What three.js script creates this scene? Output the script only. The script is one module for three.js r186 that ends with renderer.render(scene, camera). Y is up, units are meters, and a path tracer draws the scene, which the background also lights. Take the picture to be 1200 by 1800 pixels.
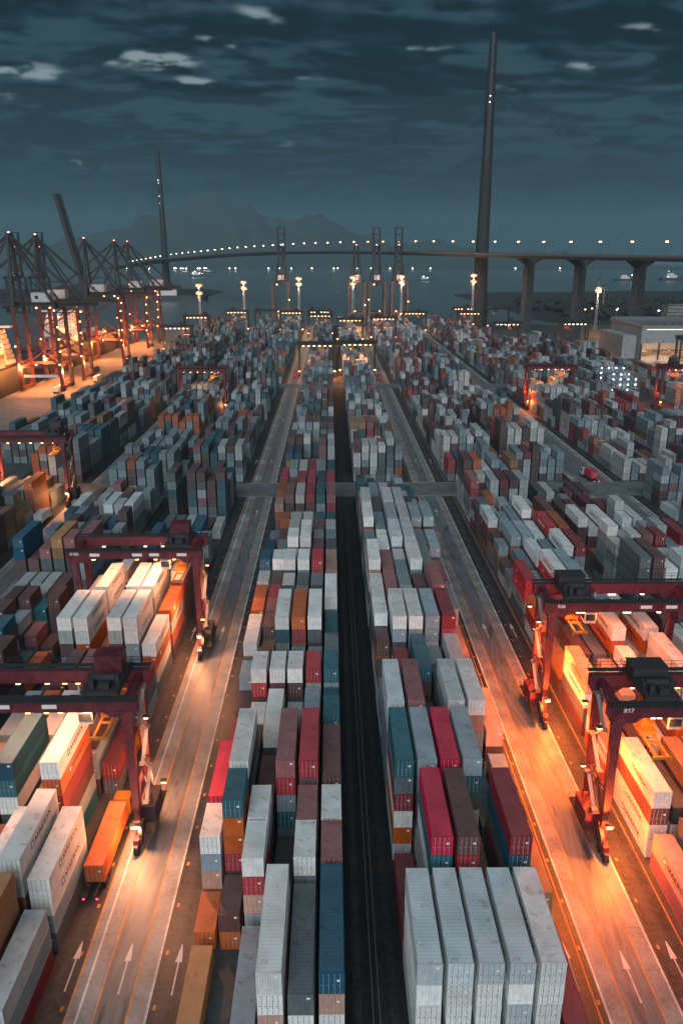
import * as THREE from 'three';
import { ImprovedNoise } from 'three/addons/math/ImprovedNoise.js';

// ------------------------------------------------------------------ camera, sky, sun, exposure
const scene = new THREE.Scene();
const camera = new THREE.PerspectiveCamera(67.38, 682 / 1024, 0.5, 20000);
camera.position.set(0, 77, 0);
camera.rotation.order = 'YXZ';
camera.rotation.set(-18.3585 * Math.PI / 180, -0.7653 * Math.PI / 180, 0);

const perlin = new ImprovedNoise();
const fbm = (x, y, z, n) => { let s = 0, a = 0.5; for (let i = 0; i < n; i++) { s += a * perlin.noise(x, y, z); x *= 2.03; y *= 2.03; z *= 2.03; a *= 0.5; } return s; };
const clamp = (x, a = 0, b = 1) => Math.min(b, Math.max(a, x));
const smooth = (a, b, x) => { const t = clamp((x - a) / (b - a)); return t * t * (3 - 2 * t); };
const mix3 = (a, b, t) => [a[0] + (b[0] - a[0]) * t, a[1] + (b[1] - a[1]) * t, a[2] + (b[2] - a[2]) * t];

function skyTexture() {
  const W = 4096, H = 2048, data = new Float32Array(W * H * 4);
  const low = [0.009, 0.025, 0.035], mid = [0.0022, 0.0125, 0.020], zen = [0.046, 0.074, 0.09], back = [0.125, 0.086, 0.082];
  const dark = [0.0012, 0.0055, 0.0095], pale = [0.015, 0.036, 0.049], bright = [0.165, 0.21, 0.228];
  // breaks in the cloud: bearing, elevation, half width and half height in degrees, how open
  const GAPS = [[-19.6, 10.7, 2.6, 0.42, 1], [-20.6, 9.6, 1.0, 0.3, 0.9], [-11.4, 11.3, 2.4, 0.55, 1.15], [-8.5, 10.4, 1.1, 0.32, 1], [-7.2, 13, 1.3, 0.35, 0.8], [-1.3, 11, 1.5, 0.3, 0.62], [5.8, 13.0, 2.4, 0.5, 0.62], [-4, 14.6, 1.6, 0.6, 0.6], [11.6, 10.5, 1.5, 0.5, 0.5], [18, 13.4, 1.2, 0.5, 0.55], [-16.2, 5.8, 0.9, 0.22, 0.6], [16.6, 11.5, 0.9, 0.4, 0.6], [-20.4, 12.7, 1, 0.3, 0.7], [-3.5, 7.2, 1.2, 0.25, 0.45]];
  for (let r = 0; r < H; r++) {
    const el = ((r + 0.5) / H - 0.5) * Math.PI, y = Math.sin(el), c = Math.cos(el), deg = el * 180 / Math.PI;
    for (let q = 0; q < W; q++) {
      const az = ((q + 0.5) / W - 0.5) * 2 * Math.PI, x = c * Math.cos(az), z = c * Math.sin(az);
      let col = mix3(low, mid, smooth(1, 13, deg));
      col = mix3(col, zen, smooth(18, 75, deg));
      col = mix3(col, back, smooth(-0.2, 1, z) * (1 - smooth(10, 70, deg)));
      if (deg > -1) {
        const k = 1 / (Math.max(y, 0) + 0.05), px = x * k, pz = z * k, n = deg < 30 ? 6 : 3;
        const w = fbm(px * 0.6 + 9, pz * 0.8, 4.2, 3), w2 = fbm(px * 1.7 + 3, pz * 2.6, 9.1, 4);
        const d = fbm(px * 1.7 + w * 1.3, pz * 2.5 + w2 * 1.4, 1.7, n) + 0.5, f = fbm(px * 4.4 + 20 + w * 1.5, pz * 6.6 - w2 * 1.6, 7.7, n) + 0.5;
        const up = smooth(1.5, 7, deg) * (1 - 0.6 * smooth(35, 80, deg)), mass = clamp(0.62 * d + 0.38 * f);
        col = mix3(col, dark, 0.8 * up * smooth(0.45, 0.63, mass));
        col = mix3(col, pale, up * smooth(3, 9.5, deg) * 0.9 * smooth(0.54, 0.34, mass) * (1 - 0.5 * smooth(30, 60, deg)));
        let gap = 0;
        if (z < 0 && deg < 17) { const A = Math.atan2(x, -z) * 180 / Math.PI; for (const [ga, ge, gw, gh, gs] of GAPS) { const u = (A - ga + (deg - ge) * 1.2 + w2 * 5) / (gw * 1.3), v = (deg - ge + w * 1.4 + w2 * 0.6) / (gh * 0.85); gap = Math.max(gap, gs * Math.exp(-u * u - v * v)); } const g2 = fbm(px * 7 + 11, pz * 9, 2.2, 4) + 0.5; gap = gap * (0.12 + 1.9 * smooth(0.64, 0.36, mass * 0.25 + f * 0.4 + g2 * 0.35)); }
        else gap = 0.8 * smooth(0.42, 0.28, mass) * (1 - smooth(30, 60, deg));
        col = mix3(col, bright, 0.8 * smooth(0.34, 1.3, gap));
      }
      const o = (r * W + q) * 4;
      data[o] = col[0]; data[o + 1] = col[1]; data[o + 2] = col[2]; data[o + 3] = 1;
    }
  }
  const t = new THREE.DataTexture(data, W, H, THREE.RGBAFormat, THREE.FloatType);
  t.mapping = THREE.EquirectangularReflectionMapping; t.magFilter = THREE.LinearFilter; t.needsUpdate = true;
  return t;
}
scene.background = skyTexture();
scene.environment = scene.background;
scene.fog = new THREE.FogExp2(new THREE.Color().setRGB(0.46, 0.76, 0.90), 0.00006);

const sun = new THREE.DirectionalLight(new THREE.Color().setRGB(0.87, 0.965, 1), 1.5);   // the veiled dusk sky behind the camera
sun.position.set(-40, 150, 95); sun.target.position.set(0, 0, -120);
sun.castShadow = true; sun.shadow.radius = 110;
Object.assign(sun.shadow.camera, { left: -300, right: 300, top: 500, bottom: -500, near: 1, far: 2000 });
scene.add(sun, sun.target);

const renderer = new THREE.WebGLRenderer({ antialias: true });
renderer.toneMapping = THREE.LinearToneMapping;
renderer.toneMappingExposure = 1.7;
renderer.shadowMap.enabled = true;

// ------------------------------------------------------------------ helpers
let seed = 20240611;
const rnd = () => { seed = (seed + 0x6d2b79f5) | 0; let t = Math.imul(seed ^ (seed >>> 15), 1 | seed); t = (t + Math.imul(t ^ (t >>> 7), 61 | t)) ^ t; return ((t ^ (t >>> 14)) >>> 0) / 4294967296; };
const pick = (a) => a[Math.floor(rnd() * a.length)];
const P = (X, h, D) => new THREE.Vector3(X, h, -D);            // yard coordinates: X across, h up, D ahead of the camera
const RGB = (r, g, b) => new THREE.Color().setRGB(r, g, b);

const names = {};
function numbered(n) { const k = names[n] = (names[n] ?? -1) + 1; return k ? `${n}_${String(k).padStart(3, '0')}` : n; }
function tag(o, label, category, group, kind) {
  if (label) o.userData.label = label;
  if (category) o.userData.category = category;
  if (group) o.userData.group = group;
  if (kind) o.userData.kind = kind;
  return o;
}
function thing(name, label, category, X, h, D, turn = 0, group) {
  const g = new THREE.Group(); g.name = numbered(name); g.position.set(X, h, -D); g.rotation.y = turn;
  scene.add(g); return tag(g, label, category, group);
}
function shade(o) { o.traverse((m) => { if (m.isMesh) { m.castShadow = true; m.receiveShadow = true; } }); return o; }

// mesh builder: boxes, bars and tubes merged into one geometry, uv in metres
class MB {
  constructor() { this.p = []; this.n = []; this.u = []; }
  quad(a, b, c, d) {
    const e = new THREE.Vector3().subVectors(b, a), f = new THREE.Vector3().subVectors(d, a);
    const n = new THREE.Vector3().crossVectors(e, f).normalize();
    const ax = Math.abs(n.x), ay = Math.abs(n.y), az = Math.abs(n.z);
    for (const v of [a, b, c, a, c, d]) {
      this.p.push(v.x, v.y, v.z); this.n.push(n.x, n.y, n.z);
      if (ay >= ax && ay >= az) this.u.push(v.x, v.z); else if (ax >= az) this.u.push(v.z, v.y); else this.u.push(v.x, v.y);
    }
    return this;
  }
  hexa(v) { // 8 corners: bottom 0..3 counter-clockwise seen from above, top 4..7
    this.quad(v[0], v[1], v[5], v[4]); this.quad(v[1], v[2], v[6], v[5]); this.quad(v[2], v[3], v[7], v[6]); this.quad(v[3], v[0], v[4], v[7]);
    this.quad(v[4], v[5], v[6], v[7]); this.quad(v[3], v[2], v[1], v[0]); return this;
  }
  box(x, y, z, w, h, d) { // centre and size
    const V = (i, j, k) => new THREE.Vector3(x + i * w / 2, y + j * h / 2, z + k * d / 2);
    return this.hexa([V(-1, -1, 1), V(1, -1, 1), V(1, -1, -1), V(-1, -1, -1), V(-1, 1, 1), V(1, 1, 1), V(1, 1, -1), V(-1, 1, -1)]);
  }
  bar(a, b, w, h = w, w2 = w, h2 = h) { // a beam from a to b, section w across, h the other way
    const d = new THREE.Vector3().subVectors(b, a).normalize();
    const side = Math.abs(d.y) > 0.97 ? new THREE.Vector3(1, 0, 0) : new THREE.Vector3().crossVectors(d, new THREE.Vector3(0, 1, 0)).normalize();
    const up = new THREE.Vector3().crossVectors(side, d).normalize();
    const V = (o, i, j, ww, hh) => o.clone().addScaledVector(side, i * ww / 2).addScaledVector(up, j * hh / 2);
    const A = [V(a, -1, -1, w, h), V(a, 1, -1, w, h), V(a, 1, 1, w, h), V(a, -1, 1, w, h)], B = [V(b, -1, -1, w2, h2), V(b, 1, -1, w2, h2), V(b, 1, 1, w2, h2), V(b, -1, 1, w2, h2)];
    return this.hexa([...A, ...B]);
  }
  tube(a, b, r, r2 = r, n = 8) {
    const d = new THREE.Vector3().subVectors(b, a).normalize();
    const s = Math.abs(d.y) > 0.97 ? new THREE.Vector3(1, 0, 0) : new THREE.Vector3().crossVectors(d, new THREE.Vector3(0, 1, 0)).normalize();
    const t = new THREE.Vector3().crossVectors(d, s);
    const at = (o, i, q) => o.clone().addScaledVector(s, Math.cos(i / n * 2 * Math.PI) * q).addScaledVector(t, Math.sin(i / n * 2 * Math.PI) * q);
    for (let i = 0; i < n; i++) {
      this.quad(at(a, i, r), at(a, i + 1, r), at(b, i + 1, r2), at(b, i, r2));
      this.quad(at(b, i, r2), at(b, i + 1, r2), b, b); this.quad(at(a, i + 1, r), at(a, i, r), a, a);
    }
    return this;
  }
  geo() {
    const g = new THREE.BufferGeometry();
    g.setAttribute('position', new THREE.Float32BufferAttribute(this.p, 3)); g.setAttribute('normal', new THREE.Float32BufferAttribute(this.n, 3)); g.setAttribute('uv', new THREE.Float32BufferAttribute(this.u, 2));
    return g;
  }
}
const V3 = (x, y, z) => new THREE.Vector3(x, y, z);
function part(name, geometry, material, parent) {
  const m = new THREE.Mesh(geometry instanceof MB ? geometry.geo() : geometry, material);
  m.name = name; m.castShadow = m.receiveShadow = true; parent.add(m); return m;
}
function lone(name, geometry, material, label, category, group, kind) {
  const m = new THREE.Mesh(geometry instanceof MB ? geometry.geo() : geometry, material);
  m.name = numbered(name); m.castShadow = m.receiveShadow = true; scene.add(m); return tag(m, label, category, group, kind);
}
function glow(X, h, D, rgb, intensity, radius = 8) {
  const l = new THREE.PointLight(RGB(...rgb), intensity); l.position.set(X, h, -D); l.shadow.radius = radius; l.castShadow = true; l.name = 'lamp'; scene.add(l); return l;
}
function spot(X, h, D, tx, th, tD, rgb, intensity, angle, radius = 12) {
  const l = new THREE.SpotLight(RGB(...rgb), intensity, 0, angle, 0.7); l.position.set(X, h, -D); l.target.position.set(tx, th, -tD); l.shadow.radius = radius; l.castShadow = true; l.name = 'floodlight'; scene.add(l, l.target); return l;
}

// ------------------------------------------------------------------ materials
function noiseTexture(size, fn, repeat, srgb = false) {
  const d = new Uint8Array(size * size * 4);
  for (let y = 0; y < size; y++) for (let x = 0; x < size; x++) { const v = fn(x / size, y / size); const o = (y * size + x) * 4; for (let c = 0; c < 3; c++) d[o + c] = clamp(Array.isArray(v) ? v[c] : v) * 255; d[o + 3] = 255; }
  const t = new THREE.DataTexture(d, size, size); t.wrapS = t.wrapT = THREE.RepeatWrapping; t.magFilter = THREE.LinearFilter; t.repeat.set(repeat, repeat); if (srgb) t.colorSpace = THREE.SRGBColorSpace; t.needsUpdate = true; return t;
}
const wrapNoise = (u, v, f, z, n) => { // tileable
  const a = u * 2 * Math.PI, b = v * 2 * Math.PI, R = f / (2 * Math.PI);
  return fbm(Math.cos(a) * R + 5, Math.sin(a) * R + Math.cos(b) * R, Math.sin(b) * R + z, n);
};
const asphaltMap = noiseTexture(512, (u, v) => { const g = wrapNoise(u, v, 9, 1, 5) * 0.7, s = wrapNoise(u, v, 60, 3, 2) * 0.35; return 0.72 + g + s; }, 1 / 37);
const concreteMap = noiseTexture(512, (u, v) => { const g = wrapNoise(u, v, 7, 8, 5) * 0.5 + wrapNoise(u, v, 70, 6, 2) * 0.25, s = smooth(0.12, 0.3, wrapNoise(u, v, 44, 12, 3)) * 0.13; const j = Math.min(Math.abs(v * 4 % 1 - 0.5), Math.abs(u * 4 % 1 - 0.5)) < 0.006 ? 0.3 : 0; return 0.76 + g - s - j; }, 1 / 23);
const roadMap = noiseTexture(512, (u, v) => 0.70 + wrapNoise(u, v, 14, 101, 4) * 0.5 + wrapNoise(u, v, 48, 105, 2) * 0.2 - 0.28 * smooth(0.2, 0.34, wrapNoise(u, v, 8, 109, 4)), 1); roadMap.repeat.set(1 / 11, 1 / 66);
const laneMap = noiseTexture(512, (u, v) => { const g = wrapNoise(u, v, 12, 18, 5) * 0.8; const t = 0.16 * Math.sin(u * 2 * Math.PI * 3) ; return 0.66 + g + t; }, 1 / 7.2);
// container sheet: faint streaks, rust blooms and dust (colour of the steel itself)
const sideMap = noiseTexture(512, (u, v) => { const s = wrapNoise(u, v * 0.18, 46, 31, 3) * 0.26, d = wrapNoise(u, v, 6, 33, 4) * 0.35, r = smooth(0.16, 0.3, wrapNoise(u, v, 17, 38, 4)) * 0.5; const b = 0.90 + s + d; return [b - r * 0.14, b - r * 0.27, b - r * 0.31]; }, 1 / 12.6);
const roofMaps = [41, 57, 73, 91, 113, 131, 157].map((z) => noiseTexture(512, (u, v) => { const d = wrapNoise(u, v, 5, z, 5) * 0.55, f = wrapNoise(u, v, 90, z + 3, 2) * 0.22, r = smooth(0.2, 0.32, wrapNoise(u, v, 13, z + 7, 4)); const b = 0.9 + d * 0.8 + f; return [b - r * 0.16, b - r * 0.26, b - r * 0.30]; }, 1 / 12.6));

const wearMap = noiseTexture(512, (u, v) => { const d = wrapNoise(u, v, 9, 211, 5) * 0.9, s = wrapNoise(u, v * 0.3, 50, 213, 2) * 0.3, r = smooth(0.2, 0.3, wrapNoise(u, v, 22, 217, 4)) * 0.35, c = 0.82 + d + s; return [c - r * 0.5, c - r * 0.6, c - r * 0.6]; }, 1 / 9);
const std = (r, g, b, rough = 0.7, metal = 0, more = {}) => new THREE.MeshStandardMaterial({ color: RGB(r, g, b), roughness: rough, metalness: metal, ...more });
const emit = (r, g, b, k) => new THREE.MeshStandardMaterial({ color: RGB(0.1, 0.1, 0.1), emissive: RGB(r, g, b), emissiveIntensity: k });
const M = {
  asphalt: std(0.075, 0.08, 0.085, 0.62, 0, { map: asphaltMap, bumpMap: asphaltMap, bumpScale: 0.01 }),
  lane: std(0.016, 0.019, 0.022, 0.6, 0, { map: laneMap }),
  truckLane: std(0.055, 0.06, 0.066, 0.5, 0, { map: laneMap }),
  track: std(0.034, 0.037, 0.04, 0.6, 0, { map: laneMap }),
  road: std(0.175, 0.20, 0.22, 0.45, 0, { map: roadMap, bumpMap: asphaltMap, bumpScale: 0.01 }),
  strip: std(0.27, 0.285, 0.295, 0.5, 0, { map: concreteMap }),
  street: std(0.17, 0.185, 0.20, 0.7, 0, { map: concreteMap }),
  quay: std(0.24, 0.225, 0.21, 0.75, 0, { map: concreteMap }),
  whitePaint: std(0.66, 0.66, 0.64, 0.6, 0, { map: concreteMap }),
  orangePaint: std(0.62, 0.26, 0.06, 0.6, 0, { map: concreteMap }),
  craneRed: std(0.125, 0.02, 0.034, 0.52, 0, { map: wearMap }),
  craneDark: std(0.035, 0.032, 0.036, 0.6),
  walk: std(0.022, 0.025, 0.028, 0.8),
  steel: std(0.22, 0.23, 0.24, 0.5, 0.4),
  yellow: std(0.40, 0.16, 0.02, 0.55, 0, { map: sideMap }),
  glass: std(0.02, 0.03, 0.035, 0.1),
  rubber: std(0.015, 0.015, 0.016, 0.9),
  boxGrey: std(0.5, 0.52, 0.53, 0.6, 0, { map: sideMap }),
  quayLitRed: std(0.085, 0.02, 0.018, 0.55),  // dark red-brown steel, reddened further to imitate floodlight on the lower members
  quayDark: std(0.028, 0.032, 0.037, 0.7),
  rod: std(0.38, 0.38, 0.38, 0.45, 0.3),
  gasket: std(0.02, 0.02, 0.022, 0.9),
  placard: std(0.75, 0.75, 0.74, 0.6),
  concrete: std(0.27, 0.27, 0.265, 0.85, 0, { map: concreteMap }),
  hill: std(0.03, 0.05, 0.056, 0.95),
  wood: std(0.022, 0.026, 0.025, 0.95),
  hull: std(0.03, 0.035, 0.045, 0.5),
  shipWhite: std(0.6, 0.58, 0.55, 0.55),
};
const WARM = [1, 0.355, 0.15], DEEP = [1, 0.17, 0.022], PALE = [1, 0.66, 0.40], COOL = [0.85, 0.95, 1];
const bulb = { warm: emit(1, 0.40, 0.13, 7), deep: emit(1, 0.33, 0.09, 10), pale: emit(1, 0.48, 0.21, 8), cool: emit(0.85, 0.95, 1, 22), red: emit(1, 0.16, 0.14, 9), tail: emit(1, 0.02, 0.08, 8) };

function textTexture(w, h, draw) {
  const c = document.createElement('canvas'); c.width = w; c.height = h; const x = c.getContext('2d'); draw(x, w, h);
  const t = new THREE.CanvasTexture(c); t.colorSpace = THREE.SRGBColorSpace; return t;
}
const lettering = (text, css, star) => new THREE.MeshStandardMaterial({ roughness: 0.6, alphaTest: 0.5, map: textTexture(1024, 160, (x, w, h) => {
  x.clearRect(0, 0, w, h); x.fillStyle = css; let left = 8;
  if (star) {
    x.fillStyle = '#2f7fa6'; x.fillRect(6, 6, 148, 148); x.fillStyle = '#f2f4f4'; x.beginPath();
    for (let i = 0; i < 14; i++) { const a = i / 14 * 2 * Math.PI - Math.PI / 2, r = i % 2 ? 26 : 62; x.lineTo(80 + Math.cos(a) * r, 80 + Math.sin(a) * r); }
    x.fill(); x.fillStyle = css; left = 190;
  }
  x.font = 'bold 150px sans-serif'; x.textBaseline = 'middle'; const m = x.measureText(text).width; x.save(); x.translate(left, h / 2 + 4); x.scale(Math.min(1.6, (w - left - 10) / m), 1); x.fillText(text, 0, 0); x.restore();
}) });
const LETTER = { M: lettering('MAERSK', '#17232d', true), H: lettering('HAMBURG SÜD', '#f1eee8', false), G: lettering('Hapag-Lloyd', '#14304f', false) };
function plate(text, w, h, css = '#e9e3dc', bg = null) {
  return new THREE.MeshStandardMaterial({ roughness: 0.6, alphaTest: bg ? 0 : 0.5, map: textTexture(256, 96, (x, W, H) => { x.clearRect(0, 0, W, H); if (bg) { x.fillStyle = bg; x.fillRect(0, 0, W, H); } x.fillStyle = css; x.font = 'bold 84px sans-serif'; x.textAlign = 'center'; x.textBaseline = 'middle'; x.fillText(text, W / 2, H / 2 + 4); }) });
}

// ------------------------------------------------------------------ ground, sea, roads, markings
function sheet(name, x0, x1, d0, d1, y, m, label) { // a paved sheet lying y above the yard
  const g = new MB(); g.quad(P(x0, y, d0), P(x1, y, d0), P(x1, y, d1), P(x0, y, d1));
  return lone(name, g, m, label, null, null, 'structure');
}
{
  const g = new MB(); g.hexa([P(-189, -9, -160), P(520, -9, -160), P(520, -9, 945), P(-189, -9, 945), P(-189, 0, -160), P(520, 0, -160), P(520, 0, 945), P(-189, 0, 945)]);
  lone('ground', g, M.asphalt, 'dark asphalt ground of the container yard', null, null, 'structure');
  const sea = new THREE.MeshPhysicalMaterial({ color: RGB(0.10, 0.135, 0.15), roughness: 0.25, bumpMap: noiseTexture(512, (u, v) => 0.5 + wrapNoise(u, v, 12, 90, 5) * 0.9, 1 / 60), bumpScale: 0.5 });
  const s = new MB(); s.quad(P(-9000, -4, -400), P(9000, -4, -400), P(9000, -4, 9500), P(-9000, -4, 9500));
  lone('sea', s, sea, 'grey harbour water beyond the yard', null, null, 'structure');
}
sheet('quay_apron', -188.6, -132, -150, 944, 0.004, M.quay, 'pale concrete quay under the ship cranes');
const SECTIONS = [[20, 248.6], [265.6, 475.6], [492.6, 702.6], [719.6, 932]];
const STREETS = [[248.6, 265.6], [475.6, 492.6], [702.6, 719.6]];
const ROADS = [ // lane edges, strips and line positions of the roads between the blocks
  { lanes: [[-20, -16.4], [-32, -28.6]], strips: [[-22.1, -20], [-28.6, -25.6]], road: [-25.6, -22.1], white: [-20.06, -27.4], orange: [-22.1, -25.6, -28.6] },
  { lanes: [[25.3, 29.25], [37.4, 41.6]], strips: [[29.25, 31.4], [35.2, 37.4]], road: [31.4, 35.2], white: [29.35, 37.25], orange: [28.4, 31.4, 35.2, 41.1] },
  { lanes: [[-77, -73.6], [-89.4, -86]], strips: [[-79.2, -77], [-86, -83.6]], road: [-83.6, -79.2], white: [-77.1, -85.6], orange: [-79.2, -83.6] },
  { lanes: [[83.6, 87], [101.8, 105.3]], strips: [[87, 89.2], [99.6, 101.8]], road: [89.2, 99.6], white: [87.2, 101.6], orange: [89.2, 99.6] },
];
const LINE_W = 0.19;
for (const [d0, d1] of SECTIONS) {
  for (const R of ROADS) {
    for (const l of R.lanes) sheet('truck_lane', l[0], l[1], d0, d1, 0.004, M.truckLane);
    for (const s of R.strips) sheet('runway_strip', s[0], s[1], d0, d1, 0.008, M.strip);
    sheet('road', R.road[0], R.road[1], d0, d1, 0.006, M.road);
    for (const x of R.white) sheet('lane_line', x - 0.13, x + 0.13, d0 + 1, d1 - 1, 0.014, M.whitePaint);
    for (const x of R.orange) sheet('lane_line', x - LINE_W / 2, x + LINE_W / 2, d0 + 1, d1 - 1, 0.014, M.orangePaint);
  }
  for (const [a, b] of [[1.15, 8], [-56.2, -49.3], [59.3, 66.1], [122.9, 129.6], [-113.7, -106.9]]) {
    sheet('crane_lane', a, b, d0, d1, 0.004, M.lane);
    for (const [u, v] of [[1.0, 1.9], [b - a - 1.9, b - a - 1.0]]) sheet('wheel_track', a + u, a + v, d0, d1, 0.007, M.track);
    for (const x of [(a + b) / 2 - 0.35, (a + b) / 2 + 0.35]) sheet('lane_line', x - 0.06, x + 0.06, d0, d1, 0.010, std(0.10, 0.10, 0.105, 0.8));
  }
}
for (const [d0, d1] of STREETS) {
  sheet('cross_street', -132, 520, d0, d1, 0.018, M.street);
  for (const d of [d0 + 0.5, d1 - 0.5]) for (const [a, b] of [[-30, -13], [27, 45]]) sheet('stop_line', a, b, d - 0.12, d + 0.12, 0.022, M.whitePaint);
}
{ // short orange slot marks beside the runway strips
  const g = new MB();
  for (const x of [-19.35, -29.3, 28.75, 38.1]) for (let d = 48; d < 470; d += 6.93) if (d < 246 || d > 268) g.quad(P(x - 0.17, 0.012, d), P(x + 0.17, 0.012, d), P(x + 0.17, 0.012, d + 0.6), P(x - 0.17, 0.012, d + 0.6));
  lone('slot_marking', g, M.orangePaint, null, null, null, 'structure');
}
{
  const g = new MB(); g.quad(P(-0.09, 0, 0), P(0.09, 0, 0), P(0.09, 0, 4.4), P(-0.09, 0, 4.4));
  g.quad(P(-0.4, 0, 4.2), P(0.4, 0, 4.2), P(0.05, 0, 6.6), P(-0.05, 0, 6.6));
  const geo = g.geo();
  for (const [x, d] of [[-29.7, 64.2], [-23.7, 63.8], [-17.8, 63.6], [27.0, 63.5], [33.4, 62], [39.3, 63.3], [-23.7, 146], [-29.9, 146], [33.3, 146.5], [39.3, 146.5], [-23.7, 228], [33.3, 228], [-29.7, 292], [-23.8, 292], [-17.8, 292], [33.4, 292], [39.3, 292], [-23.8, 372], [33.4, 372], [39.3, 372]]) {
    const m = new THREE.Mesh(geo, M.whitePaint); m.name = numbered('road_arrow'); m.position.set(x, 0.016, -d); m.receiveShadow = true; scene.add(m); tag(m, null, null, null, 'structure');
  }
}

// ------------------------------------------------------------------ containers
const CW = 2.438, CH = 2.59, TH = 2.65, LEN = { 20: 6.06, 40: 12.19, 45: 13.72 };
const PAINT = { // linear base colours of the paint
  w: [0.76, 0.77, 0.76], l: [0.55, 0.62, 0.65], g: [0.27, 0.36, 0.41], k: [0.125, 0.15, 0.17], n: [0.125, 0.052, 0.05], m: [0.30, 0.115, 0.12], r: [0.46, 0.035, 0.05],
  c: [0.55, 0.012, 0.06], b: [0.008, 0.085, 0.15], t: [0.02, 0.125, 0.165], o: [0.55, 0.12, 0.02], y: [0.42, 0.20, 0.075], p: [0.60, 0.36, 0.27], v: [0.20, 0.02, 0.03], d: [0.035, 0.04, 0.045],
};
const COLOUR = { w: 'white', l: 'light-grey', g: 'blue-grey', k: 'dark-grey', n: 'brown', m: 'dusty-pink', r: 'red', c: 'crimson', b: 'deep-blue', t: 'teal', o: 'orange', y: 'ochre', p: 'peach', v: 'maroon', d: 'blackish' };
const FARMIX = 'wwwwwllllllgggggggggkkknnnnnnnmmrbtoyv';
const LEFTMIX = 'wlllggggggggggkkkkknnnnnmbbtttoy', WHITEMIX = 'wwwwwwlllllgggggkknnnnnnnmvvrbtoyy';
const BAY = 13.85, bayD = (k, base = 55.6) => base + BAY * k;
const BLOCKS = [ // first row centre, direction, name, order counted from, mix
  { id: 'CL', x: -0.2, dir: -1, name: 'left-centre block', from: 'dark lane', mix: FARMIX },
  { id: 'CR', x: 9.2, dir: 1, name: 'right-centre block', from: 'dark lane', mix: FARMIX },
  { id: 'L1', x: -33.2, dir: -1, name: 'block left of road', from: 'left road', mix: LEFTMIX },
  { id: 'R1', x: 43.2, dir: 1, name: 'block right of road', from: 'right road', mix: WHITEMIX },
  { id: 'L2', x: -57.4, dir: -1, name: 'second block leftwards', from: 'its lane', mix: LEFTMIX },
  { id: 'R2', x: 67.4, dir: 1, name: 'second block rightwards', from: 'its lane', mix: WHITEMIX },
  { id: 'L3', x: -90.8, dir: -1, name: 'third block leftwards', from: 'its road', mix: LEFTMIX },
  { id: 'R3', x: 106.8, dir: 1, name: 'third block rightwards', from: 'its road', mix: WHITEMIX },
  { id: 'L4', x: -114.9, dir: -1, name: 'quayside block', from: 'its lane', mix: LEFTMIX },
  { id: 'R4', x: 130.9, dir: 1, name: 'fourth block rightwards', from: 'its lane', mix: WHITEMIX },
  { id: 'R5', x: 165, dir: 1, name: 'fifth block rightwards', from: 'its lane', mix: WHITEMIX },
  { id: 'R6', x: 190, dir: 1, name: 'sixth block rightwards', from: 'its lane', mix: WHITEMIX },
];
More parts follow.
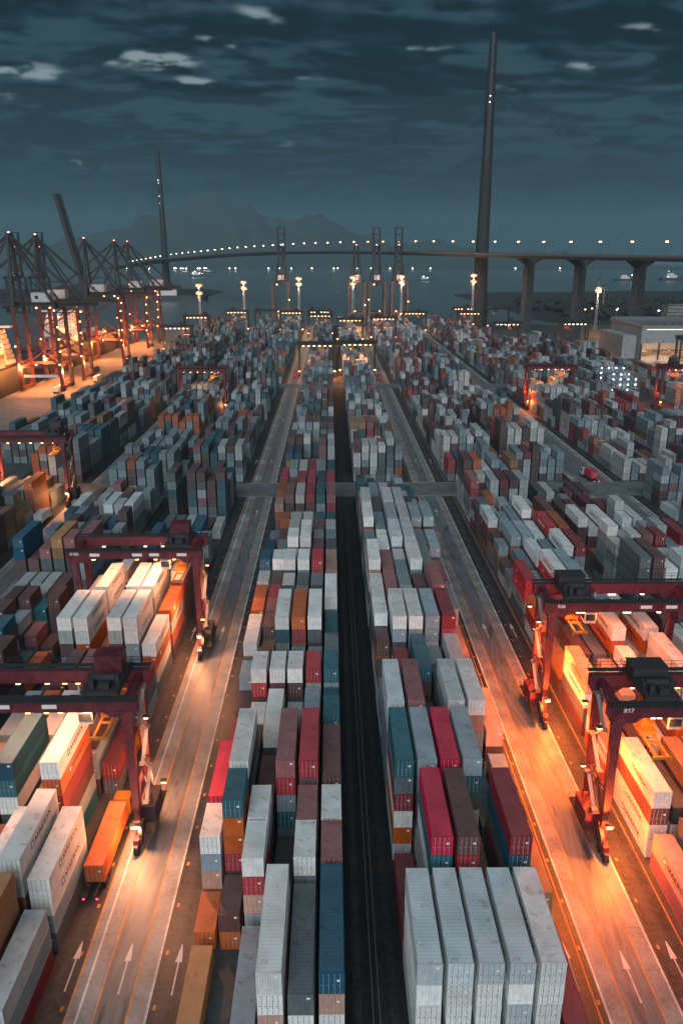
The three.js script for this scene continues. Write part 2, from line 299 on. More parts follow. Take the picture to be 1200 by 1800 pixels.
const HAND = { // near stacks read from the photograph: paint from the top down, then the height; two half-length stacks share a slot with "/"
  CL: [['^bpwn5', '^kwp4', '^wwpn5', 'g2', '.', 'y1'], ['m5/w5', 'wg5/m5', 'd2', 'wrp5/wg5', 'no2/toorn6', 'o1/wgpo4'], ['n5', 'rmd6', 'mrgt6', 'n3', 'wtg6', 'cr4'],
    ['t5/t4', 'g4/gr4', 'g4/w3', 'wk4', 'n3/w3', 'c2'], ['t5/k5', 'rwg5/g4', 'wnk5/g4', 'wvg5/n3', 'wrn5/n4', 'n2/g3'], ['t4', 'wkn6', 'ory6', 'wtg6', 'y3/n4', 'w4'],
    ['wg5', 'kn5/gk5', 'gt5/kn5', 'to5/wk5', 'm4/r4', 'oy4/oy4'], ['p5/pg5', 'ro6/k5', 'wg6/g5', 'wt6/w5', 'nk4/w5', 'w4/b5'], ['k5/g5', 'mr5/g5', 'wg6', 'wp6/w6', 'r3/g4', 'w3/b4'],
    ['w5/t5', 'm5/t5', 'w5/w5', 'g5/w5', 'n4/o5', 'r3/g3'], null, ['m5', 'tg5', 'r5', 'w5', 'm5', 'p4/o4'], ['rv5', 'bk5', 'rg5', 'rw5', 'n4', 'o4'], ['t5', 'g5', 'r5', 'w5', 'g5', 'c4']],
  CR: [['lwwww5', 'lwwlw5', 'lwwwn5', 'lwlww5', 'wwwwl5', 'v2'], ['v1', 'ctw6', 'nrt6', 'y2', 'vbk6', 'y3'], ['tkvwo6', 'ggk6', 'cg6', 'gtk6', 't2', 'g3'], ['lwg6', 'mt6', 'k3', 'lwg6', 'wpg6', 'p4'],
    ['g3/n3', 'r4', 't5', 'k4/g4', 'gn5', 'n3'], ['n4/w5', 'wgk6', 'wlg6', 'gg6', 'vrk6', 'p3'], ['wg5', 'm5', 'w5/g5', 'n5', 'm6', 'g4'], ['wp6', 'm5', 'g5/w5', 'wg6', 'g5', 'm4'],
    ['g5', 'wo5', 'lg6', 'lr6', 'gk5', 'gk5'], ['wo6', 'g5', 'lg6', 'wt6', 'g6', 'g6'], ['wo6', 'k5', 'wg6', 'lg6', 'n5', 'w4'], null, null, null],
  L1: [['lgv3', 'yy5', 'oy4', 'w4', 'y3', 'g3'], ['wwM4', 'wlyM5', 'wo4', 'o3', 'g3', 'w3'], ['.', 'wovM6', 'p3', 'btwM6', 'wo4', 'p4'], ['v2', 'n4', 'g4', 'wM4', 'o4', 'g4'], ['v3', 'o2', 'w3', 'm4', 'n4', 'n3'],
    ['wowM4', 'wwM6', 'wwM6', 'y3', 'wwoM6', 'ww6'], ['owM4', 'wwM6', 'ww6', 'n3', 'wwyM6', 'w5'], ['wrM5', 'g5', 'w4', 'n5', 'wM5', 'm4'], null, null, null, null, null, null],
  R1: [['y2', 'k2', 'w3', 'g3', 'n3', 'w3'], ['pM2', 'k3', 'w3', 'n3', 'w4', 'g3'], ['wnwM4', 'd3', 'y4', 'w4', 'r4', 'g4'], ['pwo3', 'n3', 'wM3', 'o4', 'w5', 'w4'], ['pwM4', 'n2', 'p3', 'woM4', 'n3', 'w5'],
    ['y2', 'n3', 'k3', 'woM5', 'w3', 'woM5'], ['o3', 'y2', 'r3', 'wM4', 'g4', 'w4'], ['rrM4', 'g3', 'wrM5', 'g5', 'lyM4', 'n3'], ['g2/n2', 'g3', 'lr4', 'g4', 'wM5', 'v5'], ['g3/n3', 'g4', 'gn4', 'lM4', 'rH5', 'oG5'],
    ['lrM4', 'g4/n3', 'g4', 'w5', 'y4', 'n5'], null, null, null],
};
const boxes = [];
function addBox(B, bay, row, half, tier, tiers, X, D0, len, col, mark) { boxes.push({ B, bay, row, half, tier, tiers, X, D0, len, col, mark, y: tier * TH }); }
function stackAt(B, k, base, row, spec, sec) {
  if (!spec || spec === '.') return;
  const X = B.x + B.dir * 2.95 * row, halves = spec.split('/');
  halves.forEach((s, i) => {
    const m = /^(\^?)([a-z]+)([MHG]?)(\d)$/.exec(s); if (!m) return;
    const len = m[1] ? 45 : halves.length > 1 ? 20 : 40, n = +m[4];
    const D0 = base + i * 6.5 - (len === 45 ? 0.8 : 0) + (rnd() - 0.5) * 0.12, sx = (rnd() - 0.5) * 0.1;
    for (let t = 0; t < n; t++) {
      const fromTop = n - 1 - t, col = fromTop < m[2].length ? m[2][fromTop] : pick(B.mix);
      const mark = m[3] && fromTop < 2 && 'wlpro'.includes(col) ? m[3] : (!halves[1] && rnd() < (B.dir > 0 && B.id !== 'CR' ? 0.5 : 0.16) && 'wl'.includes(col) ? 'M' : '');
      addBox(B, k, row, halves.length > 1 ? i + 1 : 0, t, n, X + sx + (rnd() - 0.5) * 0.06, D0 + (rnd() - 0.5) * 0.06, len, col, mark);
    }
  });
}
let line = 'g', hole = 0;
function randomSpec(B, level, r, bayKind) {
  if (r === 0) { line = pick(B.mix); hole = rnd() < 0.3 ? Math.floor(rnd() * 6) : 9; }
  if (r === hole || (r === hole + 1 && rnd() < 0.5)) return rnd() < 0.6 ? '.' : pick(B.mix) + '1';
  if (rnd() < 0.22) line = pick(B.mix);
  const one = () => { let n = Math.round(level + (rnd() - 0.5) * 1.7 - (rnd() < 0.12 ? 2 : 0)); n = clamp(n, 1, 6); let s = rnd() < 0.62 ? line : pick(B.mix); for (let i = 1; i < n; i++) s += rnd() < 0.5 ? s[i - 1] : pick(B.mix); return s + n; };
  return rnd() < (bayKind ? 0.12 : 0.8) ? one() + '/' + one() : one();
}
for (const B of BLOCKS) {
  const bases = [];
  for (let k = 0; k < 14; k++) bases.push([k, bayD(k), 0]);
  for (let k = 0; k < 15; k++) bases.push([14 + k, bayD(k, 267.2), 1]);
  for (let k = 0; k < 15; k++) bases.push([29 + k, bayD(k, 494.4), 2]);
  for (let k = 0; k < 15; k++) bases.push([44 + k, bayD(k, 721.4), 3]);
  let level = 4.4;
  for (const [k, base, sec] of bases) {
    if (B.id === 'L4' && (base < 285 || base > 860)) continue;
    if (B.id === 'L3' && (base < 95 || base > 860)) continue;
    if (B.id === 'R5' && (base < 300 || (base > 360 && base < 476) || base > 700)) continue;
    if (B.id === 'R6' && (base < 300 || base > 640)) continue;
    if ((B.id === 'R3' || B.id === 'R4') && base < 120) continue;
    if (base > 900) continue;
    const hand = sec === 0 && HAND[B.id] ? HAND[B.id][k] : null;
    level = clamp(2.6 + rnd() * 3.3, 2.4, 5.6); const thin = rnd() < 0.07 ? 2.2 : 0, bayKind = rnd() < 0.64;
    const rows = B.id === 'L4' || B.id === 'R6' ? 5 : 6;
    for (let r = 0; r < rows; r++) {
      if (hand) stackAt(B, k, base, r, hand[r], sec);
      else stackAt(B, k, base, r, randomSpec(B, level - thin - (r === 5 && (B.id === 'CL' || B.id === 'CR') ? 0.9 : 0), r, bayKind), sec);
    }
  }
}

// which of them show largest: a small z-buffer from the camera
{
  camera.aspect = 682 / 1024; camera.updateProjectionMatrix(); camera.updateMatrixWorld(true);
  const PV = new THREE.Matrix4().multiplyMatrices(camera.projectionMatrix, new THREE.Matrix4().copy(camera.matrixWorld).invert());
  const W = 440, H = 660, zb = new Float32Array(W * H), id = new Int32Array(W * H).fill(-1), v = new THREE.Vector3();
  boxes.forEach((b, n) => {
    b.area = 0; const L = LEN[b.len], c = [];
    for (let i = 0; i < 8; i++) {
      v.set(b.X + (i & 1 ? 1 : -1) * CW / 2, b.y + (i & 2 ? CH : 0), -(b.D0 + (i & 4 ? L : 0)));
      const w = -v.clone().applyMatrix4(camera.matrixWorldInverse).z; v.applyMatrix4(PV); c.push([(v.x * 0.5 + 0.5) * W, (0.5 - v.y * 0.5) * H, 1 / w]);
    }
    for (const f of [[2, 3, 7, 6], [0, 1, 3, 2], b.X < 0 ? [1, 3, 7, 5] : [0, 2, 6, 4]]) for (const t of [[0, 1, 2], [0, 2, 3]]) {
      const [A, Bq, C] = t.map((i) => c[f[i]]), area = (Bq[0] - A[0]) * (C[1] - A[1]) - (Bq[1] - A[1]) * (C[0] - A[0]); if (Math.abs(area) < 1e-6) continue;
      const x0 = Math.max(0, Math.floor(Math.min(A[0], Bq[0], C[0]))), x1 = Math.min(W - 1, Math.ceil(Math.max(A[0], Bq[0], C[0]))), y0 = Math.max(0, Math.floor(Math.min(A[1], Bq[1], C[1]))), y1 = Math.min(H - 1, Math.ceil(Math.max(A[1], Bq[1], C[1])));
      for (let y = y0; y <= y1; y++) for (let x = x0; x <= x1; x++) {
        const px = x + 0.5, py = y + 0.5, w0 = ((Bq[0] - px) * (C[1] - py) - (Bq[1] - py) * (C[0] - px)) / area, w1 = ((C[0] - px) * (A[1] - py) - (C[1] - py) * (A[0] - px)) / area, w2 = 1 - w0 - w1;
        if (w0 < 0 || w1 < 0 || w2 < 0) continue;
        const z = w0 * A[2] + w1 * Bq[2] + w2 * C[2], o = y * W + x; if (z > zb[o]) { zb[o] = z; id[o] = n; }
      }
    }
  });
  for (const n of id) if (n >= 0) boxes[n].area++;
}
const ranked = boxes.slice().sort((a, b) => b.area - a.area || a.X - b.X || a.D0 - b.D0 || a.y - b.y);
const SINGLE = new Set(ranked.slice(0, 298).filter((b) => b.area > 0));

// shapes shared by the single containers
function corrugated(len, h, pitch, depth) { // a sheet in the xy plane, ribs vertical, facing +z
  const g = new MB(), n = Math.max(2, Math.round(len / pitch)), p = len / n;
  for (let i = 0; i < n; i++) {
    const x = -len / 2 + i * p, xs = [x, x + p * 0.25, x + p * 0.5, x + p * 0.75, x + p], zs = [0, 0, -depth, -depth, 0];
    for (let j = 0; j < 4; j++) g.quad(V3(xs[j], 0, zs[j]), V3(xs[j + 1], 0, zs[j + 1]), V3(xs[j + 1], h, zs[j + 1]), V3(xs[j], h, zs[j]));
  }
  return g.geo();
}
const SHAPE = {};
for (const key of [20, 40, 45]) {
  const L = LEN[key], f = new MB(), hx = CW / 2, hz = L / 2;
  for (const sx of [-1, 1]) for (const sz of [-1, 1]) { f.box(sx * (hx - 0.075), CH / 2, sz * (hz - 0.075), 0.15, CH - 0.24, 0.15); for (const y of [0.06, CH - 0.06]) f.box(sx * (hx - 0.083), y, sz * (hz - 0.083), 0.172, 0.124, 0.172); }
  for (const sx of [-1, 1]) { f.box(sx * (hx - 0.04), CH - 0.05, 0, 0.07, 0.09, L - 0.34); f.box(sx * (hx - 0.05), 0.09, 0, 0.08, 0.16, L - 0.34); }
  for (const sz of [-1, 1]) { f.box(0, CH - 0.06, sz * (hz - 0.06), CW - 0.34, 0.11, 0.11); f.box(0, 0.09, sz * (hz - 0.06), CW - 0.34, 0.15, 0.11); }
  f.box(0, 0.11, 0, CW - 0.3, 0.1, L - 0.3);
  const side = corrugated(L - 0.3, CH - 0.27, 0.28, 0.042), roof = corrugated(L - 0.16, CW - 0.13, 0.42, 0.007);
  side.translate(0, 0.17, 0); roof.translate(0, -(CW - 0.13) / 2, 0); roof.rotateX(-Math.PI / 2); roof.rotateY(Math.PI / 2);
  const end = corrugated(CW - 0.3, CH - 0.26, 0.25, 0.05); end.translate(0, 0.15, 0);
  const left = side.clone().rotateY(-Math.PI / 2).translate(-hx + 0.012, 0, 0), right = side.clone().rotateY(Math.PI / 2).translate(hx - 0.012, 0, 0);
  SHAPE[key] = { frame: f.geo(), left, right, roof: roof.translate(0, CH - 0.012, 0), far: end.clone().rotateY(Math.PI).translate(0, 0, -hz + 0.03), near: end.translate(0, 0, hz - 0.03) };
}
const doorShape = (() => { const g = new MB(); g.box(0, 1.28, -0.035, 1.045, 2.24, 0.05); for (const y of [0.55, 1.04, 1.53, 2.02]) g.box(0, y, -0.004, 0.92, 0.34, 0.014); for (const y of [0.45, 1.2, 2.1]) g.box(0.53, y, 0.0, 0.05, 0.12, 0.03); return g.geo(); })();
const rodShape = (() => { const g = new MB(); g.tube(V3(0, 0.13, 0.035), V3(0, 2.46, 0.035), 0.027, 0.027, 6); for (const y of [0.2, 0.85, 1.75, 2.38]) g.box(0, y, 0.025, 0.11, 0.07, 0.05); g.box(-0.1, 1.12, 0.05, 0.3, 0.04, 0.03); return g.geo(); })();
const cardShape = (() => { const g = new MB(); g.box(0, 0, 0, 0.34, 0.26, 0.012); return g.geo(); })();
const letterShape = new THREE.PlaneGeometry(6.6, 1.03);
const paint = {};
function paintOf(col, v, roof) {
  const key = col + v + (roof ? 'r' : 's'); if (paint[key]) return paint[key];
  const [r, g, b] = PAINT[col], k = [0.86, 1, 1.12][v], dust = roof ? 0.16 : 0, D = [0.40, 0.43, 0.45];
  const c = [r, g, b].map((x, i) => (x * k) * (1 - dust) + D[i] * dust);
  return paint[key] = std(...c, roof ? 0.72 : 0.55, 0, { map: roof ? roofMaps[v] : sideMap });
}
function roofOf(col, v) {
  const key = col + v + 'roof'; if (paint[key]) return paint[key];
  const dust = 0.2, D = [0.40, 0.44, 0.46], k = 0.88 + 0.04 * v;
  return paint[key] = std(...PAINT[col].map((x, i) => x * k * (1 - dust) + D[i] * dust * (0.4 + x)), 0.72, 0, { map: roofMaps[v] });
}
const ORD = ['first', 'second', 'third', 'fourth', 'fifth', 'sixth', 'seventh', 'eighth', 'ninth', 'tenth', 'eleventh', 'twelfth', 'thirteenth', 'fourteenth', 'fifteenth', 'sixteenth', 'seventeenth', 'eighteenth', 'nineteenth', 'twentieth'];
const TOPS = ['top', 'second-from-top', 'third-from-top', 'fourth-from-top', 'fifth-from-top', 'lowest'];
function containerLabel(b) {
  const bay = b.bay === 0 ? 'nearest' : b.bay < 20 ? ORD[b.bay] : 'twenty-' + ORD[b.bay - 20];
  const half = b.half === 1 ? ' front' : b.half === 2 ? ' rear' : '';
  return `${COLOUR[b.col]} ${b.len}-foot container, ${TOPS[b.tiers - 1 - b.tier]} in ${ORD[b.row]} stack from ${b.B.from}, ${bay}${half ? half.replace(' ', '-') : ''} bay, ${b.B.name}`;
}
function container(b, v, label, group) {
  const t = thing('container', label, 'container', b.X, b.y, b.D0 + LEN[b.len] / 2, 0, group);
  const S = SHAPE[b.len], p = paintOf(b.col, v, false), hz = LEN[b.len] / 2;
  part('frame', S.frame, p, t); part('side_panel', S.left, p, t); part('side_panel', S.right, p, t); part('roof', S.roof, roofOf(b.col, Math.floor(rnd() * 7)), t); part('end_panel', S.far, p, t);
  if (b.plain) { part('end_panel', S.near, p, t); part('placard', cardShape, M.placard, t).position.set(0.75, 2.1, hz - 0.02); } else {
    for (const s of [-1, 1]) {
      const d = part('door', doorShape, p, t); d.position.set(s * 0.535, 0, hz - 0.055); if (s < 0) d.scale.x = 1;
      for (const x of [-0.26, 0.26]) part('lock_rod', rodShape, b.area > 25 ? M.rod : M.rod, d).position.set(x, 0, 0);
    }
    part('placard', cardShape, M.placard, t).position.set(0.66, 1.62, hz - 0.035);
  }
  if (b.mark && b.len !== 20) for (const s of [-1, 1]) { const m = part('lettering', letterShape, LETTER[b.mark], t); m.position.set(s * (CW / 2 - 0.006), 1.5, s * -0.4); m.rotation.y = s * Math.PI / 2; }
  return t;
}
for (const b of boxes) if (SINGLE.has(b)) { b.plain = rnd() < 0.28; container(b, Math.floor(rnd() * 3), containerLabel(b), 'containers stacked in the yard'); }

{ // all the rest of the yard's containers, beyond counting
  const g = new MB(), L = LEN[40], hx = CW / 2, hz = L / 2;
  g.box(0, CH / 2, 0, CW - 0.06, CH - 0.05, L - 0.08);
  for (const sx of [-1, 1]) { for (const sz of [-1, 1]) g.box(sx * (hx - 0.08), CH / 2, sz * (hz - 0.08), 0.15, CH, 0.16); for (const y of [0.07, CH - 0.055]) g.box(sx * (hx - 0.05), y, 0, 0.09, 0.1, L - 0.3); }
  for (const y of [0.08, CH - 0.06]) for (const sz of [-1, 1]) g.box(0, y, sz * (hz - 0.05), CW - 0.3, 0.11, 0.1);
  for (let i = 1; i < 40; i += 1) for (const sx of [-1, 1]) if (i % 2) g.box(sx * (hx - 0.03), CH / 2, -hz + i * L / 40, 0.03, CH - 0.3, L / 80);
  const base = g.p.length / 3;
  for (const sz of [-1, 1]) { for (const x of [-0.82, -0.3, 0.3, 0.82]) g.box(x, CH / 2, sz * (hz - 0.02), 0.055, CH - 0.3, 0.05); }
  const rods = g.p.length / 3;
  for (const sz of [-1, 1]) g.box(0, CH / 2, sz * (hz - 0.036), 0.05, CH - 0.3, 0.01);
  for (const sz of [-1, 1]) for (const x of [-0.55, 0.62]) g.box(x, 1.75, sz * (hz - 0.03), 0.36, 0.24, 0.02);
  const geo = g.geo(), n = geo.attributes.position.count, col = new Float32Array(n * 3).fill(1);
  for (let i = base; i < rods; i++) col.fill(0.62, i * 3, i * 3 + 3);
  for (let i = rods; i < rods + 72; i++) col.fill(0.12, i * 3, i * 3 + 3);
  geo.setAttribute('color', new THREE.BufferAttribute(col, 3));
  const rest = boxes.filter((b) => !SINGLE.has(b));
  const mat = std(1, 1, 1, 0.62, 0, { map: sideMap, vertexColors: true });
  const holder = thing('far_container_yard', 'thousands of small stacked containers filling the yard into the distance', 'containers', 0, 0, 0); holder.userData.kind = 'stuff';
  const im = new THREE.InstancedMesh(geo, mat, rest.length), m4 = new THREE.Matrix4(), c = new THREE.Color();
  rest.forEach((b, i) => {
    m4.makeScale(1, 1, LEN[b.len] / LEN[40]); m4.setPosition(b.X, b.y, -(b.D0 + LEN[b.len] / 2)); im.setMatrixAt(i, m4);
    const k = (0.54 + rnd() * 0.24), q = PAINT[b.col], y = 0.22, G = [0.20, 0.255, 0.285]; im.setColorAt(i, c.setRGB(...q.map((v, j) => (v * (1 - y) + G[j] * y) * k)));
  });
  im.name = 'stacked_container'; im.castShadow = im.receiveShadow = true; im.userData.kind = 'stuff'; holder.add(im);
  const marked = rest.filter((b) => b.mark && b.len !== 20 && b.area > 3);
  const both = new THREE.BufferGeometry().copy(letterShape); both.rotateY(Math.PI / 2); both.translate(CW / 2 + 0.006, 1.5, -0.4);
  for (const k of ['M', 'H', 'G']) {
    const list = marked.filter((b) => b.mark === k); if (!list.length) continue;
    const lm = new THREE.InstancedMesh(both, LETTER[k], list.length * 2);
    list.forEach((b, i) => { m4.makeRotationY(0).setPosition(b.X, b.y, -(b.D0 + LEN[b.len] / 2)); lm.setMatrixAt(2 * i, m4); m4.makeRotationY(Math.PI).setPosition(b.X, b.y, -(b.D0 + LEN[b.len] / 2)); lm.setMatrixAt(2 * i + 1, m4); });
    lm.name = 'lettering'; lm.userData.kind = 'stuff'; holder.add(lm);
  }
}

// ------------------------------------------------------------------ rubber-tyred gantry cranes
const SPAN = 11.75;
const RTG = (() => { // shared shapes; x across the span, z towards the camera, y up
  const S = {}, legX = SPAN;
  const leg = new MB(); leg.bar(V3(0, 2.3, 0), V3(0, 21.4, 0), 0.75, 0.8, 1.25, 1.15); leg.box(0, 21.0, 0, 1.75, 1.0, 1.2); S.leg = leg.geo();
  const gir = new MB(); gir.box(0, 22.4, 0, 26.4, 1.75, 0.95); for (const s of [-1, 1]) { gir.box(0, 21.48, s * 0.42, 26.4, 0.09, 0.3); } for (const x of [-10.4, 10.4]) gir.hexa([V3(x - 0.9, 20.6, 0.45), V3(x + 0.9, 20.6, 0.45), V3(x + 0.9, 20.6, -0.45), V3(x - 0.9, 20.6, -0.45), V3(x - 1.9, 21.55, 0.45), V3(x + 1.9, 21.55, 0.45), V3(x + 1.9, 21.55, -0.45), V3(x - 1.9, 21.55, -0.45)]); S.girder = gir.geo();
  const rail = new MB(); rail.box(0, 23.36, 0, 26.2, 0.12, 0.4); rail.box(0, 23.42, 0.95, 26.4, 0.06, 0.9); for (let x = -13; x <= 13; x += 1.625) rail.box(x, 23.95, 1.36, 0.05, 1.05, 0.05); for (const y of [23.95, 24.46]) rail.box(0, y, 1.36, 26.2, 0.05, 0.05); S.walkway = rail.geo();
  const eb = new MB(); eb.box(0, 22.3, 0, 0.9, 1.2, 6.3); S.end_beam = eb.geo();
  const sill = new MB(); sill.box(0, 1.85, 0, 0.75, 1.0, 11.2); sill.bar(V3(0, 2.3, 3.6), V3(0, 9.5, 0), 0.3, 0.3); sill.bar(V3(0, 2.3, -3.6), V3(0, 9.5, 0), 0.3, 0.3); sill.bar(V3(0, 9.5, 3.5), V3(0, 9.5, -3.5), 0.35, 0.35); S.sill_beam = sill.geo();
  const bog = new MB(); bog.box(0, 1.25, 0, 0.5, 0.7, 3.2); bog.box(0.45, 1.6, 0, 0.35, 0.7, 1.0); S.bogie = bog.geo();
  const wh = new MB(); wh.tube(V3(-0.3, 0.78, 0), V3(0.3, 0.78, 0), 0.78, 0.78, 16); wh.tube(V3(-0.33, 0.78, 0), V3(0.33, 0.78, 0), 0.36, 0.36, 10); S.wheel = wh.geo();
  const en = new MB(); en.box(0, 3.7, 0, 1.9, 2.4, 4.6); en.box(0, 4.98, 0, 2.0, 0.12, 4.7); for (let z = -1.8; z <= 1.8; z += 0.45) en.box(0.97, 3.7, z, 0.06, 1.5, 0.24); en.tube(V3(0.4, 5, 1.2), V3(0.4, 6.4, 1.2), 0.12); S.engine_house = en.geo();
  const st = new MB(); for (let k = 0; k < 6; k++) { const y0 = 3 + k * 3.1, z0 = k % 2 ? 1.6 : -1.6; st.bar(V3(0, y0, z0), V3(0, y0 + 3.1, -z0), 0.5, 0.08); st.bar(V3(0.3, y0 + 1, z0), V3(0.3, y0 + 4.1, -z0), 0.05, 0.05); st.box(0, y0 + 3.1, -z0 * 1.25, 0.8, 0.07, 0.9); st.box(0.36, y0 + 3.7, -z0 * 1.25, 0.05, 0.05, 0.9); } S.stairs = st.geo();
  // trolley and what it carries
  const tr = new MB(); for (const s of [-1, 1]) { tr.box(s * 2.1, 23.85, 0, 0.5, 0.5, 8.0); tr.box(0, 23.85, s * 3.6, 4.6, 0.5, 0.5); } tr.box(0, 24.15, 0, 4.4, 0.1, 7.6); for (const x of [-2.3, 2.3]) for (let z = -3.8; z <= 3.8; z += 0.95) tr.box(x, 24.7, z, 0.05, 1.1, 0.05); for (const x of [-2.3, 2.3]) for (const y of [24.7, 25.2]) tr.box(x, y, 0, 0.05, 0.05, 7.7); S.trolley_frame = tr.geo();
  const mh = new MB(); mh.box(0, 25.6, -1.7, 3.6, 2.6, 2.6); mh.box(0, 26.95, -1.7, 3.8, 0.12, 2.8); S.machine_house = mh.geo();
  const dr = new MB(); dr.tube(V3(-1.4, 25.0, 1.6), V3(1.4, 25.0, 1.6), 0.55, 0.55, 14); dr.box(1.75, 24.9, 1.6, 0.6, 1.3, 1.1); dr.box(-1.75, 24.8, 1.6, 0.6, 1.1, 0.9); dr.box(0.4, 24.7, 3.1, 1.4, 0.9, 0.7); dr.box(-1.2, 24.9, 3.0, 0.6, 1.3, 0.6); S.hoist_drum = dr.geo();
  const cab = new MB(); cab.hexa([V3(-0.9, 18.6, 1.0), V3(0.9, 18.6, 1.0), V3(0.9, 18.6, -1.0), V3(-0.9, 18.6, -1.0), V3(-1.0, 20.7, 1.3), V3(1.0, 20.7, 1.3), V3(1.0, 20.7, -1.2), V3(-1.0, 20.7, -1.2)]); for (const s of [-1, 1]) cab.bar(V3(s * 0.8, 20.7, 0), V3(s * 0.8, 23.8, 0), 0.16); S.cab = cab.geo();
  const gl = new MB(); gl.box(0, 19.75, 1.2, 1.6, 1.2, 0.08); for (const s of [-1, 1]) gl.box(s * 1.0, 19.8, 0.1, 0.08, 1.0, 1.7); S.window = gl.geo();
  const sp = new MB(); for (const s of [-1, 1]) { sp.box(s * 0.75, 0.45, 0, 0.24, 0.36, 12.0); sp.box(0, 0.4, s * 6.0, 2.4, 0.4, 0.3); for (const x of [-1.15, 1.15]) sp.box(x, 0.05, s * 6.0, 0.16, 0.5, 0.2); } sp.box(0, 0.85, 0, 2.2, 0.7, 2.8); sp.box(0, 0.5, 2.6, 1.7, 0.3, 0.3); sp.box(0, 0.5, -2.6, 1.7, 0.3, 0.3); S.spreader = sp.geo();
  const hb = new MB(); hb.box(0, 1.7, 0, 2.1, 0.5, 1.5); for (const s of [-1, 1]) hb.tube(V3(s * 0.7, 1.9, -0.35), V3(s * 0.7, 1.9, 0.35), 0.45, 0.45, 12); S.head_block = hb.geo();
  const lb = new MB(); lb.box(0, 0, 0, 0.44, 0.16, 0.3); S.lamp = lb.geo();
  const lh = new MB(); lh.box(0, 0.16, 0, 0.6, 0.14, 0.44); S.hood = lh.geo();
  const pl = new THREE.PlaneGeometry(2.3, 0.95); S.plate = pl; const rl = new MB(); rl.tube(V3(-0.22, 0, 0), V3(0.22, 0, 0), 1.25, 1.25, 20); rl.tube(V3(-0.3, 0, 0), V3(0.3, 0, 0), 0.35, 0.35, 10); S.reel = rl.geo(); const ld = new MB(); for (const s of [-0.22, 0.22]) ld.box(s, 11.5, 0, 0.05, 18, 0.05); for (let y = 2.8; y < 20.4; y += 0.45) ld.box(0, y, 0, 0.44, 0.04, 0.04); S.ladder = ld.geo(); const cc = new MB(); for (let x = -12; x < 12; x += 0.8) cc.box(x, 23.2 - 0.35 * Math.abs(Math.sin(x * 1.3)), 0, 0.78, 0.16, 0.12); S.cable_chain = cc.geo(); S.board = new THREE.PlaneGeometry(1.9, 0.6);
  S.rope = (h) => { const g = new MB(); g.tube(V3(0, 0, 0), V3(0, h, 0), 0.035, 0.035, 5); return g.geo(); };
  return S;
})();
const numberPlates = { R106: plate('R106'), R26: plate('R26'), R17: plate('R17') };
